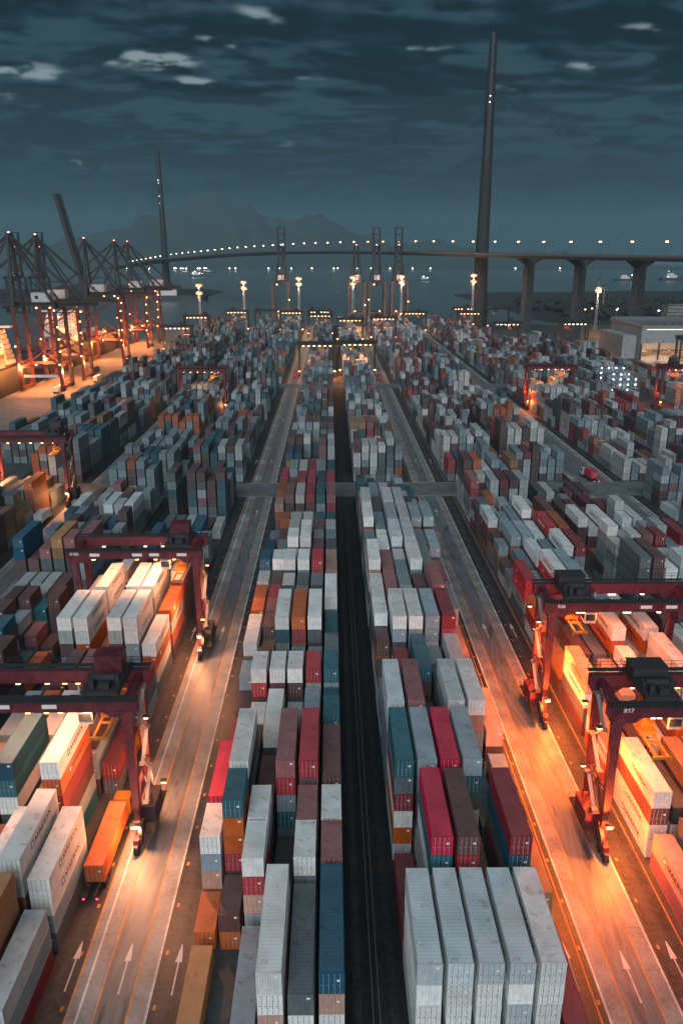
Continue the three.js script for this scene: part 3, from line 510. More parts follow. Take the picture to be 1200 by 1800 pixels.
function gantry(X, D, o) { // o: trolley place along the span, hook height, which end carries stairs, paint, lamps, text
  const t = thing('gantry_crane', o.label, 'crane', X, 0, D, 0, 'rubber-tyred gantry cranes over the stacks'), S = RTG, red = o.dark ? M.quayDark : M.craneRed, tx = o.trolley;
  for (const s of [-1, 1]) {
    for (const z of [-3.6, 3.6]) {
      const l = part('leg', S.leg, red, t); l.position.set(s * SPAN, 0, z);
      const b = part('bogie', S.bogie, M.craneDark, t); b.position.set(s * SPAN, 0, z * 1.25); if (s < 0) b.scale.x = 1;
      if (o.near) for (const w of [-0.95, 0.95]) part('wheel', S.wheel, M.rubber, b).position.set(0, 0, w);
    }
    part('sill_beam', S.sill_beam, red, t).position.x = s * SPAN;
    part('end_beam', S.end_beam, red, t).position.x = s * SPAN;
    const g = part('girder', S.girder, red, t); g.position.z = s * 3.6;
    const w = part('walkway', S.walkway, M.walk, t); w.position.z = s * 3.6; if (s < 0) w.rotation.y = Math.PI;
    if (s > 0 && o.text) { const p = part('number_plate', S.plate, numberPlates[o.text], g); p.position.set(o.textX, 22.5, 0.49); }
    if (s > 0 && o.boards) for (const x of o.boards) part('sign_board', S.board, M.placard, g).position.set(x, 22.25, 0.49);
  }
  if (o.near) {
    const e = part('engine_house', S.engine_house, o.side > 0 ? M.craneDark : M.craneRed, t); e.position.set(o.side * (SPAN + 1.0), 0, -0.2); if (o.side < 0) e.rotation.y = Math.PI;
    const st = part('stairs', S.stairs, M.steel, t); st.position.set(o.side * (SPAN + 0.95), 0, 0.4);
    const w = new MB(); w.box(0, 2.5, 0, 2.4, 0.08, 9); for (let z = -4.4; z <= 4.4; z += 1.1) w.box(o.side * 1.15, 3.05, z, 0.05, 1.1, 0.05); w.box(o.side * 1.15, 3.55, 0, 0.05, 0.05, 9); part('cable_reel', S.reel, M.walk, t).position.set(o.side * (SPAN + 0.7), 3.4, 4.4); for (const z of [-4.35, 4.35]) part('ladder', S.ladder, M.steel, t).position.set(-o.side * SPAN, 0, z); part('cable_chain', S.cable_chain, M.walk, t).position.z = 2.9; part('platform', w, M.walk, t).position.x = o.side * (SPAN + 1.0);
  }
  const tr = part('trolley', S.trolley_frame, M.craneDark, t); tr.position.x = tx;
  const mhs = part('machine_house', S.machine_house, o.house ?? red, tr); if (o.flat) { mhs.scale.set(1.25, 0.5, 1.1); mhs.position.y = 12.4; } part('hoist_drum', S.hoist_drum, M.walk, tr);
  const cab = part('cab', S.cab, o.dark ? M.walk : M.boxGrey, t); cab.position.set(tx + (o.cab ?? 2.6), 0, 1.5); part('window', S.window, M.glass, cab);
  const sp = part('spreader', S.spreader, M.yellow, t); sp.position.set(tx, o.hook, 0); part('head_block', S.head_block, M.yellow, sp);
  const rope = S.rope(23.6 - o.hook - 2.0); for (const sx of [-0.8, 0.8]) for (const sz of [-0.7, 0.7]) part('rope', rope, M.steel, t).position.set(tx + sx, o.hook + 2.0, sz);
  const B = bulb[o.tone];
  for (const [x, y, z] of o.lamps) { const l = part('lamp', S.lamp, B, t); l.position.set(x, y, z); if (!o.near) l.scale.set(3.1, 3.2, 2); else l.scale.setScalar(y < 9 ? 1.6 : 1.3); part('hood', S.hood, M.craneDark, l); }
  for (const [x, y, z, k] of o.lights) { const kk = k * (o.near && D < 160 ? (y < 7 ? (X < 0 ? 1.1 : 1.7) : y === 18.5 ? 1 : X > 0 ? 1.15 : 1.6) : D > 480 ? (y > 18 ? 9 : 1.4) : y > 18 ? 3 : 1.8);
    if (y === 18.5) { const sx = Math.sign(x); spot(X + x, 18.6, D - z, X + x + sx * 7, 0, D - z, o.rgb, kk, 1.2); spot(X + x + sx * 0.6, 18.6, D - z, X + x + sx * 5, 0, D - z - (z > 0 ? 24 : -18), o.rgb, kk * 1.25, 0.95); }
    else if (y > 18) for (const gz of [-3.6, 3.6]) spot(X + x, 21.0, D - gz, X + x, 0, D - gz * 0.4 + (gz > 0 ? -1 : 1), o.rgb, kk * 0.62, 1.22);
    else glow(X + x, y, D - z, o.rgb, kk, 12); }
  return t;
}
// rows of floodlights hang under both girders
const under = (xs, y = 21.15) => xs.flatMap((x) => [[x, y, 3.6], [x, y, -3.6]]);
gantry(-38.3, 143.2, { label: 'red gantry crane numbered R106 spanning brightly lit white containers left of the road', trolley: 8.3, hook: 17.2, side: 1, near: true, cab: -2.7, tone: 'warm', rgb: WARM, text: 'R106', textX: -11.5, boards: [-7.6, 0.6, 3.9, 9.2],
  lamps: [...under([-8, 0.4, 4, 7.6]), [SPAN + 0.1, 5.2, 5.4], [SPAN + 0.1, 2.6, 5.9], [SPAN + 0.8, 8.5, 4.2], [SPAN + 1.9, 19.2, 2]],
  lights: [[-6.5, 20.6, -1, 150], [-1.5, 20.6, 2.5, 170], [3.2, 20.6, 1.5, 190], [7.2, 20.2, -2.5, 190], [9.6, 9.5, 0.5, 110], [SPAN + 0.2, 5.15, 5.9, 150], [SPAN + 2.4, 18.5, 2, 330]] });
gantry(-38.3, 90.2, { label: 'dark red gantry crane cut by the picture edge beside two trailers at lower left', trolley: 8.6, hook: 18.4, side: 1, near: true, cab: -2.7, tone: 'warm', rgb: WARM, boards: [-4, 2],
  lamps: [...under([-9, -5, -1, 1.4, 3.2, 6.8]), [SPAN - 0.2, 4.3, 5.2], [SPAN + 0.4, 4.3, 5.2], [SPAN + 1.6, 3.4, -5.4], [SPAN + 1.9, 19.2, 2]],
  lights: [[-9, 20.6, 1, 170], [-4.5, 20.6, -1, 190], [0.8, 20.6, 0.5, 200], [6.2, 20.4, -2, 170], [9.4, 9, 1.5, 120], [SPAN + 0.1, 4.2, 5.7, 190], [SPAN + 1.6, 3.6, -5.9, 110], [SPAN + 2.4, 18.5, 2, 380]] });
gantry(48.1, 88.0, { label: 'red gantry crane numbered R17 in orange light at the lower right edge', trolley: -6.4, hook: 16.4, side: -1, near: true, cab: 2.7, tone: 'deep', rgb: DEEP, text: 'R17', textX: -10.6, house: M.craneDark, flat: true,
  lamps: [...under([-7.2, -6.4, -1, 4, 8]), [-SPAN + 0.1, 5.4, 5.2], [-SPAN - 0.6, 8.2, -4.2], [-SPAN - 1.9, 19.2, 3], [-SPAN - 1.9, 19.2, -3]],
  lights: [[-8.8, 19.8, 1.5, 420], [-5.2, 20.4, -2, 330], [0, 20.6, 1, 170], [6, 20.6, 0, 150], [-9.2, 9, -3, 300], [-SPAN + 0.3, 5.3, 5.9, 230], [-SPAN - 2.4, 18.5, 3, 560], [-SPAN - 2.4, 18.5, -3, 560]] });
gantry(48.1, 118.6, { label: 'red gantry crane numbered R26 in orange light behind the nearer right one', trolley: -7.6, hook: 18.3, side: -1, near: true, cab: 2.7, tone: 'deep', rgb: DEEP, text: 'R26', textX: -10.4, boards: [3.6, 7.8, 11.4], house: M.craneDark, flat: true,
  lamps: [...under([-7.4, -6.6, 0.4, 1.0, 6]), [-SPAN + 0.1, 5.4, 5.2], [-SPAN - 1.9, 19.2, 3], [-SPAN - 1.9, 19.2, -3]],
  lights: [[-8.8, 19.8, 1.5, 420], [-3.2, 20.4, -2, 300], [1.2, 20.5, 1.8, 200], [7, 20.6, 0, 170], [-9.2, 10, -2, 300], [-SPAN + 0.3, 5.3, 5.9, 230], [-SPAN - 2.4, 18.5, 3, 560], [-SPAN - 2.4, 18.5, -3, 560]] });
const FAR = [ // X, D, tone, trolley, strength, what singles it out
  [-97, 243, 'warm', 8.6, 130, 'dark gantry crane with a glowing trolley over tall white stacks at the left edge'],
  [-66.4, 400, 'warm', 5, 60, 'dark gantry crane left of the road with one orange lit leg'],
  [-127, 655, 'pale', 4, 45, 'low dark gantry crane by the quay, left of the other quayside one'],
  [-131, 775, 'pale', 8, 25, 'unlit gantry crane beside the pale floodlight mast near the quay'],
  [-100, 846, 'pale', -4, 40, 'small gantry crane with a row of lamps below the twin-lamp mast'],
  [-70, 856, 'pale', -9, 16, 'small gantry crane just left of the leftmost raised ship crane'],
  [-41.5, 836, 'pale', 5, 45, 'small gantry crane at the foot of the leftmost raised ship crane'],
  [-12, 850, 'pale', -8, 45, 'tall looking gantry crane in the middle of the farthest row'],
  [-10.6, 792, 'warm', -3, 50, 'gantry crane standing just in front of the middle of the farthest row'],
  [-9.4, 522, 'warm', 3, 75, 'gantry crane with lit feet over the left-centre block far along the dark lane'],
  [17.8, 528, 'warm', -4, 85, 'gantry crane with lit feet over the right-centre block far along the dark lane'],
  [17.8, 735, 'warm', 2, 60, 'gantry crane with warm lamps behind the pair over the dark lane'],
  [50, 752, 'warm', -6, 60, 'gantry crane lit orange before the lowered ship crane'],
  [87, 826, 'warm', 4, 60, 'gantry crane lit orange beneath the right-hand raised ship cranes'],
  [144, 824, 'warm', -5, 55, 'gantry crane with orange legs in front of the near bridge tower'],
  [154, 690, 'warm', 3, 55, 'gantry crane with a row of lamps right of the near bridge tower'],
  [214, 692, 'deep', -6, 80, 'gantry crane with two orange lit legs left of the warehouse'],
  [262, 560, 'pale', 6, 40, 'dark gantry crane standing before the lit warehouse'],
  [185, 405, 'deep', -5, 80, 'gantry crane with red lit leg beside the reefer racks'],
  [115.6, 408, 'deep', 5, 110, 'dark red gantry crane over orange lit stacks in the right middle distance'],
  [150, 900, 'warm', 5, 40, 'gantry crane tucked at the foot of the near bridge tower'],
  [186, 880, 'warm', -5, 20, 'unlit gantry crane right of the near bridge tower foot'],
];
FAR.forEach(([X, D, tone, trolley, k, label], i) => {
  const close = D < 450;
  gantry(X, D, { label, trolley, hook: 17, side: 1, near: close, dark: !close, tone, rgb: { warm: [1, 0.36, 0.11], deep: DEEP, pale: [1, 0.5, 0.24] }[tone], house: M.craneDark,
    lamps: [...(k > 20 ? [-9, -5.4, -1.8, 1.8, 5.4, 9].map((x) => [x, 21.1, 3.75]) : []), [-SPAN, 4.6, 4.9], [SPAN, 4.6, 4.9]],
    lights: k > 20 ? [[-5.5, 20.4, 0.5, k * 2.2], [5.5, 20.4, -0.5, k * 2.2], [-SPAN + 0.6, 9, 0.5, k * 0.9], [(X < 0 ? 1 : -1) * SPAN, 4.5, 5.6, k * 0.8]] : [] });
});

// ------------------------------------------------------------------ ship-to-shore quay cranes
const STS = (() => {
  const S = {}, leg = (s) => { const g = new MB(); g.bar(V3(0, 1.6, 0), V3(0, 49.5, 0), 1.9, 1.9); return g.geo(); }; S.leg = leg();
  const sill = new MB(); sill.box(0, 2.6, 0, 1.4, 1.6, 22); for (const z of [-9, 9]) { sill.box(0, 1.3, z - 1.6, 0.9, 1.1, 2.6); sill.box(0, 1.3, z + 1.6, 0.9, 1.1, 2.6); } S.sill_beam = sill.geo();
  const por = new MB(); for (const z of [-9, 9]) por.box(0, 15.2, z, 24, 1.7, 1.2); for (const x of [-12, 12]) por.box(x, 15.2, 0, 1.2, 1.5, 17); S.portal_beam = por.geo();
  const br = (z) => { const g = new MB(); g.bar(V3(12, 15.5, z), V3(-12, 34, z), 0.8, 0.8); g.bar(V3(-12, 34, z), V3(12, 48.5, z), 0.7, 0.7); g.bar(V3(-12, 15.8, z), V3(0, 25, z), 0.5, 0.5); return g.geo(); }; S.braceA = br(9); S.braceB = br(-9);
  const top = new MB(); for (const x of [-12, 12]) top.box(x, 49.3, 0, 1.3, 1.6, 19); S.cross_beam = top.geo();
  const gir = new MB(); for (const z of [-3.2, 3.2]) gir.box(10, 50.6, z, 48, 2.6, 1.5); for (let x = -12; x <= 28; x += 8) gir.box(x, 50.4, 0, 0.6, 0.8, 6.4); gir.box(10, 51.6, 5.0, 48, 0.1, 1.2); for (let x = -13; x <= 27; x += 3.3) gir.box(x, 52.2, 5.5, 0.07, 1.1, 0.07); gir.box(10, 52.7, 5.5, 48, 0.07, 0.07); S.girder = gir.geo();
  const bm = new MB(); for (const z of [-3.2, 3.2]) { bm.box(-26.5, 0, z, 53, 2.2, 1.7); bm.box(-26.5, 1.9, z, 52, 0.45, 0.45); for (let x = -2; x > -52; x -= 5) bm.bar(V3(x, 0.6, z), V3(x - 2.5, 1.6, z), 0.22, 0.22); } for (let x = 0; x >= -53; x -= 6.6) bm.box(x, 0, 0, 1.0, 1.2, 6.4); S.boom = bm.geo();
  const af = new MB(); for (const s of [-1, 1]) { af.bar(V3(-12, 49.5, s * 7.5), V3(-12.5, 89.5, s * 1.6), 1.7, 1.7, 1.2, 1.2); af.bar(V3(12, 49.5, s * 6.5), V3(-12, 89, s * 1.3), 1.2, 1.2, 0.9, 0.9); af.bar(V3(-12.1, 62, s * 5.6), V3(4.2, 62, s * 4.8), 0.6, 0.6); } af.box(-12.3, 89.6, 0, 1.6, 1.4, 4.6); af.box(-12.2, 68, 0, 0.6, 0.6, 9.4); S.frame_mast = af.geo();
  const mh = new MB(); mh.box(0, 3, 0, 11, 5.2, 7.0); mh.box(0, 5.7, 0, 11.3, 0.25, 7.3); mh.box(-5.53, 3.2, -1.2, 0.08, 2.4, 2.0); mh.box(2.5, 3.2, 3.53, 2.2, 2.0, 0.08); S.machine_house = mh.geo();
  const dk = new MB(); dk.box(-5.58, 3.2, 1.2, 0.1, 1.9, 1.9); dk.box(-2.4, 3.2, 3.56, 2.0, 1.9, 0.1); S.vent = dk.geo();
  const cab = new MB(); cab.box(0, 0, 0, 2.4, 2.6, 2.2); cab.box(0, 2.0, 0, 5, 1.2, 6); S.trolley = cab.geo();
  const st = new MB(); for (let k = 0; k < 13; k++) { const y = 3 + k * 3.5, s = k % 2 ? 1 : -1; st.bar(V3(0, y, -1.6 * s), V3(0, y + 3.5, 1.6 * s), 0.7, 0.12); st.box(0, y + 3.5, 1.9 * s, 0.9, 0.1, 0.9); st.box(0.45, y + 2.6, 0, 0.06, 0.06, 3.6); } for (const z of [-2.2, 2.2]) st.box(0.4, 26, z, 0.12, 46, 0.12); S.stair_tower = st.geo();
  const lb = new MB(); lb.box(0, 0, 0, 0.48, 0.4, 0.46); S.lamp = lb.geo();
  const chassis = new MB(); chassis.box(0, 9.5, 9.7, 20, 1.6, 0.25); S.name_board = chassis.geo();
  return S;
})();
function fat(g, x, y, z) { const q = g.clone(); q.scale(x, y, z); return q; }
function quayCrane(X, D, turn, o) {
  const t = thing('quay_crane', o.label, 'crane', X, 0, D, turn, 'ship cranes along the quays'), S = STS, low = o.far ? M.quayDark : M.quayLitRed, dk = M.quayDark;
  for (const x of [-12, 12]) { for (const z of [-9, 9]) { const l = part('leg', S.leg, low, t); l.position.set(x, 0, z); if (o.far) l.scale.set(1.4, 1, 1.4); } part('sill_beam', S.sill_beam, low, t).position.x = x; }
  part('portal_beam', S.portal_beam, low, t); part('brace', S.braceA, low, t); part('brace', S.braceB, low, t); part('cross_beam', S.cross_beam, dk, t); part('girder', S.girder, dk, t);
  part('mast', S.frame_mast, dk, t);
  const mh = part('machine_house', S.machine_house, M.boxGrey, t); mh.position.set(o.house ?? 6, 51.4, 0); part('vent', S.vent, M.walk, mh);
  part('stair_tower', S.stair_tower, dk, t).position.set(13.4, 0, -3);
  const b = part('boom', S.boom, dk, t); b.position.set(-14.2, 50.6, 0); b.rotation.z = -(o.raise ?? 0); const stretch = o.stretch || 1; b.scale.set(stretch, o.far ? 1.5 : o.stretch ? 1.25 : 1, o.far ? 1.2 : 1);
  const tip = (k) => V3(-14.2 - Math.cos(o.raise ?? 0) * k, 50.6 + Math.sin(o.raise ?? 0) * k + 1, 0);
  for (const z of [-2.4, 2.4]) {
    const apex = V3(-12.3, 89.5, z * 0.6), rod = new MB();
    for (const k of o.raise ? [26] : [24, 49]) rod.tube(apex, tip(k).setZ(z), 0.42, 0.42, 5);
    part('forestay', rod, dk, t);
    const bs = new MB(); bs.tube(apex, V3(27, 51.8, z), 0.42, 0.42, 5); part('backstay', bs, dk, t);
  }
  const tr = part('trolley', S.trolley, dk, t); tr.position.set(o.trolley ?? 2, 46.6, 0);
  if (o.board) part('name_board', S.name_board, M.boxGrey, t);
  const B = bulb[o.tone ?? 'warm'], add = (x, y, z, m = B) => { const l = part('lamp', S.lamp, m, t); l.position.set(x, y, z); l.scale.setScalar(o.far ? 2.4 : 1.7); };
  add(-12.3, 90.6, 0, bulb.red);
  for (const p of o.lamps ?? []) add(...p);
  const c = Math.cos(turn), s = Math.sin(turn);
  for (const [x, y, z, k] of o.lights ?? []) glow(X + x * c + z * s, y, D - (-x * s + z * c), o.rgb ?? WARM, k, 25);
}
const stsLamps = [[14.2, 44, 9.4], [13.2, 38, 9.9], [12.2, 47.5, 9.9], [13.1, 31, 9.8], [13.1, 24, 9.8], [12, 16.3, 10], [-2, 16.3, 10], [-12, 16.4, 10], [0, 48.7, 4.2], [8, 48.7, 4.2], [-12.8, 27, 9.9]];
for (const x of [-58, 30, 54, 80]) glow(x, 14, 905, [1, 0.34, 0.1], 900, 25);
const stsLights = [[-5, 13, 0, 1900], [-12, 14, 11, 900], [14.5, 12, 8, 1700]];
const QC = [
  [473, 0, 'ship crane with lowered boom nearest on the left quay, its mast at the picture edge', 3], [515, 0, 'second nearest ship crane on the left quay, boom lowered over the water', -2],
  [615, 1.36, 'ship crane on the left quay whose long boom points steeply up', -5], [700, 0, 'ship crane right of the steep boom, with a bright lamp on its house', 4], [745, 0, 'farthest ship crane on the left quay, right of its neighbours', 12],
];
QC.forEach(([D, raise, label, house], i) => quayCrane(-173, D, 0, { label, raise, house, stretch: raise ? 1.36 : 0, tone: 'warm', rgb: [1, 0.29, 0.07], board: i === 0, lamps: i === 3 ? [...stsLamps, [house - 5.8, 54.4, 1.2]] : stsLamps, lights: i < 4 ? stsLights : stsLights.slice(0, 2), trolley: -18 + i * 6 }));
const north = -Math.PI / 2;
quayCrane(-58, 938, north, { label: 'ship crane with raised boom standing alone left of the middle of the far quay', raise: 1.5, stretch: 1.12, far: true, house: 4, tone: 'pale', lamps: [[14, 47, 4], [14, 30, -9.8], [14, 17, 3], [14, 17, -5]] });
quayCrane(30, 938, north, { label: 'ship crane on the far quay, left of its raised pair, boom lowered', raise: 0.02, far: true, house: 4, tone: 'pale', lamps: [[14, 47, 4], [14, 17, 2], [14, 24, -9.8]] });
quayCrane(54, 940, north, { label: 'ship crane with raised boom, left of the close pair on the far quay', raise: 1.5, stretch: 1.12, far: true, house: 4, tone: 'pale', lamps: [[14, 47, 4], [14, 30, 9.8], [14, 17, -3]] });
quayCrane(80, 938, north, { label: 'ship crane with raised boom, right of the close pair on the far quay', raise: 1.5, stretch: 1.12, far: true, house: 4, tone: 'pale', lamps: [[14, 47, -4], [14, 17, 4], [14, 28, -9.8]] });
quayCrane(-437, 1120, north, { label: 'faint distant crane with raised boom, left of two in haze', raise: 1.5, stretch: 1.12, far: true, tone: 'pale', lamps: [[14, 30, 0]] });
quayCrane(-404, 1120, north, { label: 'faint distant crane with raised boom, right of two in haze', raise: 1.5, stretch: 1.12, far: true, tone: 'pale', lamps: [[14, 34, 0]] });

// ------------------------------------------------------------------ cable-stayed bridge
const BR = { at: (t) => [170 + 0.504 * t, 910 - 0.864 * t] };
const deckH = (t) => { const k = [[-1500, 50], [-1084, 71], [-724, 81.5], [-487, 85], [-306, 85], [-163, 83.6], [0, 80.6], [76, 79.2], [216, 77.2], [330, 76]]; for (let i = 1; i < k.length; i++) if (t <= k[i][0]) { const u = (t - k[i - 1][0]) / (k[i][0] - k[i - 1][0]); return k[i - 1][1] + (k[i][1] - k[i - 1][1]) * u; } return 76; };
const along = V3(0.504, 0, 0.864), across = V3(0.864, 0, -0.504);
const B3 = (t, off, h) => { const [x, d] = BR.at(t); return P(x, h, d).addScaledVector(across, off); };
{
  const br = thing('bridge', 'long cable-stayed bridge with two slender towers crossing the hazy harbour', 'bridge', 0, 0, 0);
  const towerMat = std(0.032, 0.036, 0.04, 0.75, 0, { map: concreteMap }), steelMat = std(0.022, 0.026, 0.032, 0.6, 0), deckMat = std(0.10, 0.10, 0.10, 0.7), pierMat = std(0.085, 0.088, 0.092, 0.8, 0, { map: concreteMap }), under = std(0.06, 0.065, 0.07, 0.8);
  const edge = new MB(), slab = new MB(), rail = new MB();
  for (let t = -1500; t < 330; t += 20) {
    const a = t, b = t + 20, ha = deckH(a), hb = deckH(b);
    for (const s of [-1, 1]) {
      const i = s * 7, o = s * 25, c = (tt, off, h) => B3(tt, off, h);
      const lo = s > 0 ? [i, o] : [o, i];
      slab.hexa([c(a, lo[0] + 2, ha - 3.4), c(a, lo[1] - 5, ha - 3.4), c(b, lo[1] - 5, hb - 3.4), c(b, lo[0] + 2, hb - 3.4), c(a, lo[0], ha - 0.6), c(a, lo[1], ha - 0.6), c(b, lo[1], hb - 0.6), c(b, lo[0], hb - 0.6)]);
      edge.hexa([c(a, lo[0], ha - 0.6), c(a, lo[1], ha - 0.6), c(b, lo[1], hb - 0.6), c(b, lo[0], hb - 0.6), c(a, lo[0], ha), c(a, lo[1], ha), c(b, lo[1], hb), c(b, lo[0], hb)]);
      rail.hexa([c(a, o - 0.2, ha), c(a, o + 0.2, ha), c(b, o + 0.2, hb), c(b, o - 0.2, hb), c(a, o - 0.2, ha + 1.3), c(a, o + 0.2, ha + 1.3), c(b, o + 0.2, hb + 1.3), c(b, o - 0.2, hb + 1.3)]);
    }
    if (t % 40 === 20) slab.hexa([B3(a, -8, ha - 2.6), B3(a, 8, ha - 2.6), B3(a + 3, 8, ha - 2.6), B3(a + 3, -8, ha - 2.6), B3(a, -8, ha - 0.7), B3(a, 8, ha - 0.7), B3(a + 3, 8, ha - 0.7), B3(a + 3, -8, ha - 0.7)]);
  }
  part('deck_girder', slab, under, br); part('deck', edge, deckMat, br); part('parapet', rail, deckMat, br);
  for (const [t, base] of [[0, -4], [-1084, -4]]) {
    const [x, d] = BR.at(t), tw = new THREE.Group(); tw.name = 'tower'; br.add(tw);
    const lowG = new THREE.LatheGeometry([[9.6, base], [7.6, 60], [6.6, 120], [5.8, 175]].map(([r, y]) => new THREE.Vector2(r, y)), 24), hiG = new THREE.LatheGeometry([[5.7, 175], [4.6, 250], [3.9, 293], [3.6, 298], [0.01, 298]].map(([r, y]) => new THREE.Vector2(r, y)), 24);
    for (const [n, g, m] of [['shaft', lowG, towerMat], ['steel_head', hiG, steelMat]]) part(n, g, m, tw).position.set(x, 0, -d);
    const mast = new MB(); mast.tube(P(x, 298, d), P(x, 305, d), 0.35, 0.2, 6); part('mast', mast, steelMat, tw);
    const lg = new MB(); lg.box(0, 0, 0, 0.45, 0.45, 0.45); const lgeo = lg.geo();
    for (const h of [238, 232, ...(t ? [190, 205] : [])]) part('lamp', lgeo, bulb.cool, tw).position.copy(P(x, h, d).addScaledVector(across, -6).addScaledVector(along, 6.5));
    const rc = 0.075, cableMat = std(0.075, 0.10, 0.115, 0.6);
    for (const dir of [-1, 1]) for (let k = 0; k < 28; k++) {
      const u = t + dir * (60 + k * (dir < 0 && t === 0 || dir > 0 && t ? 16.5 : 9.4)), top = 178 + k * 4; if (u > 330) continue;
      for (const s of [-1, 1]) { const g = new MB(); g.tube(P(x, top, d), B3(u, s * 24.6, deckH(u)), rc, rc, 4); part('stay_cable', g, cableMat, br); }
    }
  }
  for (const t of [76, 146, 216, 286]) {
    const h = deckH(t) - 3.4, g = new MB(), c = (o, a, y) => B3(t + a, o, y);
    g.hexa([c(-5.6, 3.4, -4), c(5.6, 3.4, -4), c(5.6, -3.4, -4), c(-5.6, -3.4, -4), c(-5, 3, h - 6), c(5, 3, h - 6), c(5, -3, h - 6), c(-5, -3, h - 6)]);
    g.hexa([c(-5, 3, h - 6), c(5, 3, h - 6), c(5, -3, h - 6), c(-5, -3, h - 6), c(-15, 3.2, h - 0.9), c(15, 3.2, h - 0.9), c(15, -3.2, h - 0.9), c(-15, -3.2, h - 0.9)]);
    g.hexa([c(-15, 3.2, h - 0.9), c(15, 3.2, h - 0.9), c(15, -3.2, h - 0.9), c(-15, -3.2, h - 0.9), c(-16, 3.2, h), c(16, 3.2, h), c(16, -3.2, h), c(-16, -3.2, h)]);
    part('pier', g, pierMat, br);
  }
  const post = new MB(); post.tube(V3(0, 0, 0), V3(0, 13, 0), 0.16, 0.1, 6); const pg = post.geo(), hd = new MB(); hd.box(0, 13.1, 0, 1.9, 1.0, 1.9); const hg = hd.geo();
  let n = 0;
  for (let t = 300; t > -1460; t -= 38) {
    const p = B3(t, 22, deckH(t)), l = tag(part('street_lamp', pg, steelMat, br), null); l.position.copy(p);
    const big = part('lamp_head', hg, emit(1, 0.55, 0.28, t > -300 ? 7 : 14), l);
    if (t > -420 && n++ % 2 === 0) { const g = new THREE.PointLight(RGB(...PALE), 160); g.position.copy(p).add(V3(0, 12.6, 0)); g.shadow.radius = 10; g.name = 'lamp'; scene.add(g); }
  }
}

// ------------------------------------------------------------------ floodlight masts
function mast(X, D, h, label, heads, k, tone = 'pale') {
  const t = thing('floodlight_mast', label, 'light mast', X, 0, D, 0, 'tall floodlight masts');
  const p = new MB(); for (const [a, b] of [[-1, -1], [1, -1], [1, 1], [-1, 1]]) p.bar(V3(a * 1.1, 0, b * 1.1), V3(a * 0.5, h, b * 0.5), 0.22, 0.22);
  for (let i = 0; i < 14; i++) { const y0 = h * i / 14, y1 = h * (i + 1) / 14, w0 = 1.1 - 0.6 * i / 14, w1 = 1.1 - 0.6 * (i + 1) / 14, s = i % 2 ? 1 : -1; for (const z of [-1, 1]) { p.bar(V3(s * w0, y0, z * w0), V3(-s * w1, y1, z * w1), 0.12, 0.12); p.bar(V3(z * w0, y0, s * w0), V3(z * w1, y1, -s * w1), 0.12, 0.12); } }
  part('lattice_pole', p, M.boxGrey, t);
  const B = emit(1, 0.48, 0.22, 4.5), dim = emit(1, 0.27, 0.09, 0.75);   // hot sodium lamps, and added dim orange globes imitating their halo
  const lb = new MB(); const lg = new THREE.SphereGeometry(1.15, 8, 6);
  for (const y of heads) {
    const r = new MB(); r.box(0, y + 0.2, 0, 5.4, 0.25, 5.4); part('lamp_ring', r, M.steel, t);
    for (let i = 0; i < 12; i++) { const a = i / 12 * 2 * Math.PI, hot = i % 3 === 1, l = part('lamp', lg, hot ? B : dim, t); l.position.set(Math.cos(a) * (hot ? 1.5 : 2.5), y - 1.4, Math.sin(a) * (hot ? 1.5 : 2.5)); }  // the outer dim globes are an added halo, only the hot ones are lamps
    for (const a of [0.6, 2.7, 4.8]) glow(X + Math.cos(a) * 3.4, y - 3, D + Math.sin(a) * 3.4, [1, 0.5, 0.25], k * 0.6, 25);
  }
  return t;
}
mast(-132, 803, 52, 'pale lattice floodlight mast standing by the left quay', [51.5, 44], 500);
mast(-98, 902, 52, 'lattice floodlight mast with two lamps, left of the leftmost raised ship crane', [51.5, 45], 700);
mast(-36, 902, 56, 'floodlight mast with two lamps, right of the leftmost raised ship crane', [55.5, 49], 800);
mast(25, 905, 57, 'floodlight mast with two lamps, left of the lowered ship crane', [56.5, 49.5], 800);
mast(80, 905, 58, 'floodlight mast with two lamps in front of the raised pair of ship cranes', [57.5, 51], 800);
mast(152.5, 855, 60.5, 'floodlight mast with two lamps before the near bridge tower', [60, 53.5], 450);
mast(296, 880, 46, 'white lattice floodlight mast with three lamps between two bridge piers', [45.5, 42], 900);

// ------------------------------------------------------------------ hills and far land
{
  const nx = 150, nz = 26, pos = [], idx = [];
  const ridge = (X) => { const g = (c, w, h) => h * Math.exp(-(((X - c) / w) ** 2)); return g(-1030, 520, 400) + g(-40, 430, 330) + g(-1750, 420, 170) + g(-620, 240, 120) + g(820, 420, 150) + g(1700, 700, 90) + g(-3000, 900, 160); };
  for (let j = 0; j <= nz; j++) for (let i = 0; i <= nx; i++) {
    const X = -4200 + 8400 * i / nx, v = j / nz, D = 5300 + 2200 * v;
    const prof = Math.sin(Math.PI * clamp(v * 0.9)) ** 1.2, n = 1 + 0.75 * fbm(X / 360 + 3, D / 360, 0.5, 6);
    pos.push(X, -6 + ridge(X) * prof * n * 1.08 + 90 * prof * smooth(0, 120, ridge(X)) * fbm(X / 120, D / 120, 4, 4), -D);
  }
  for (let j = 0; j < nz; j++) for (let i = 0; i < nx; i++) { const a = j * (nx + 1) + i, b = a + nx + 1; idx.push(a, a + 1, b, a + 1, b + 1, b); }
  const g = new THREE.BufferGeometry(); g.setAttribute('position', new THREE.Float32BufferAttribute(pos, 3)); g.setIndex(idx); g.computeVertexNormals();
  lone('hills', g, M.hill, 'dim hills beyond the harbour', null, null, 'structure');
}
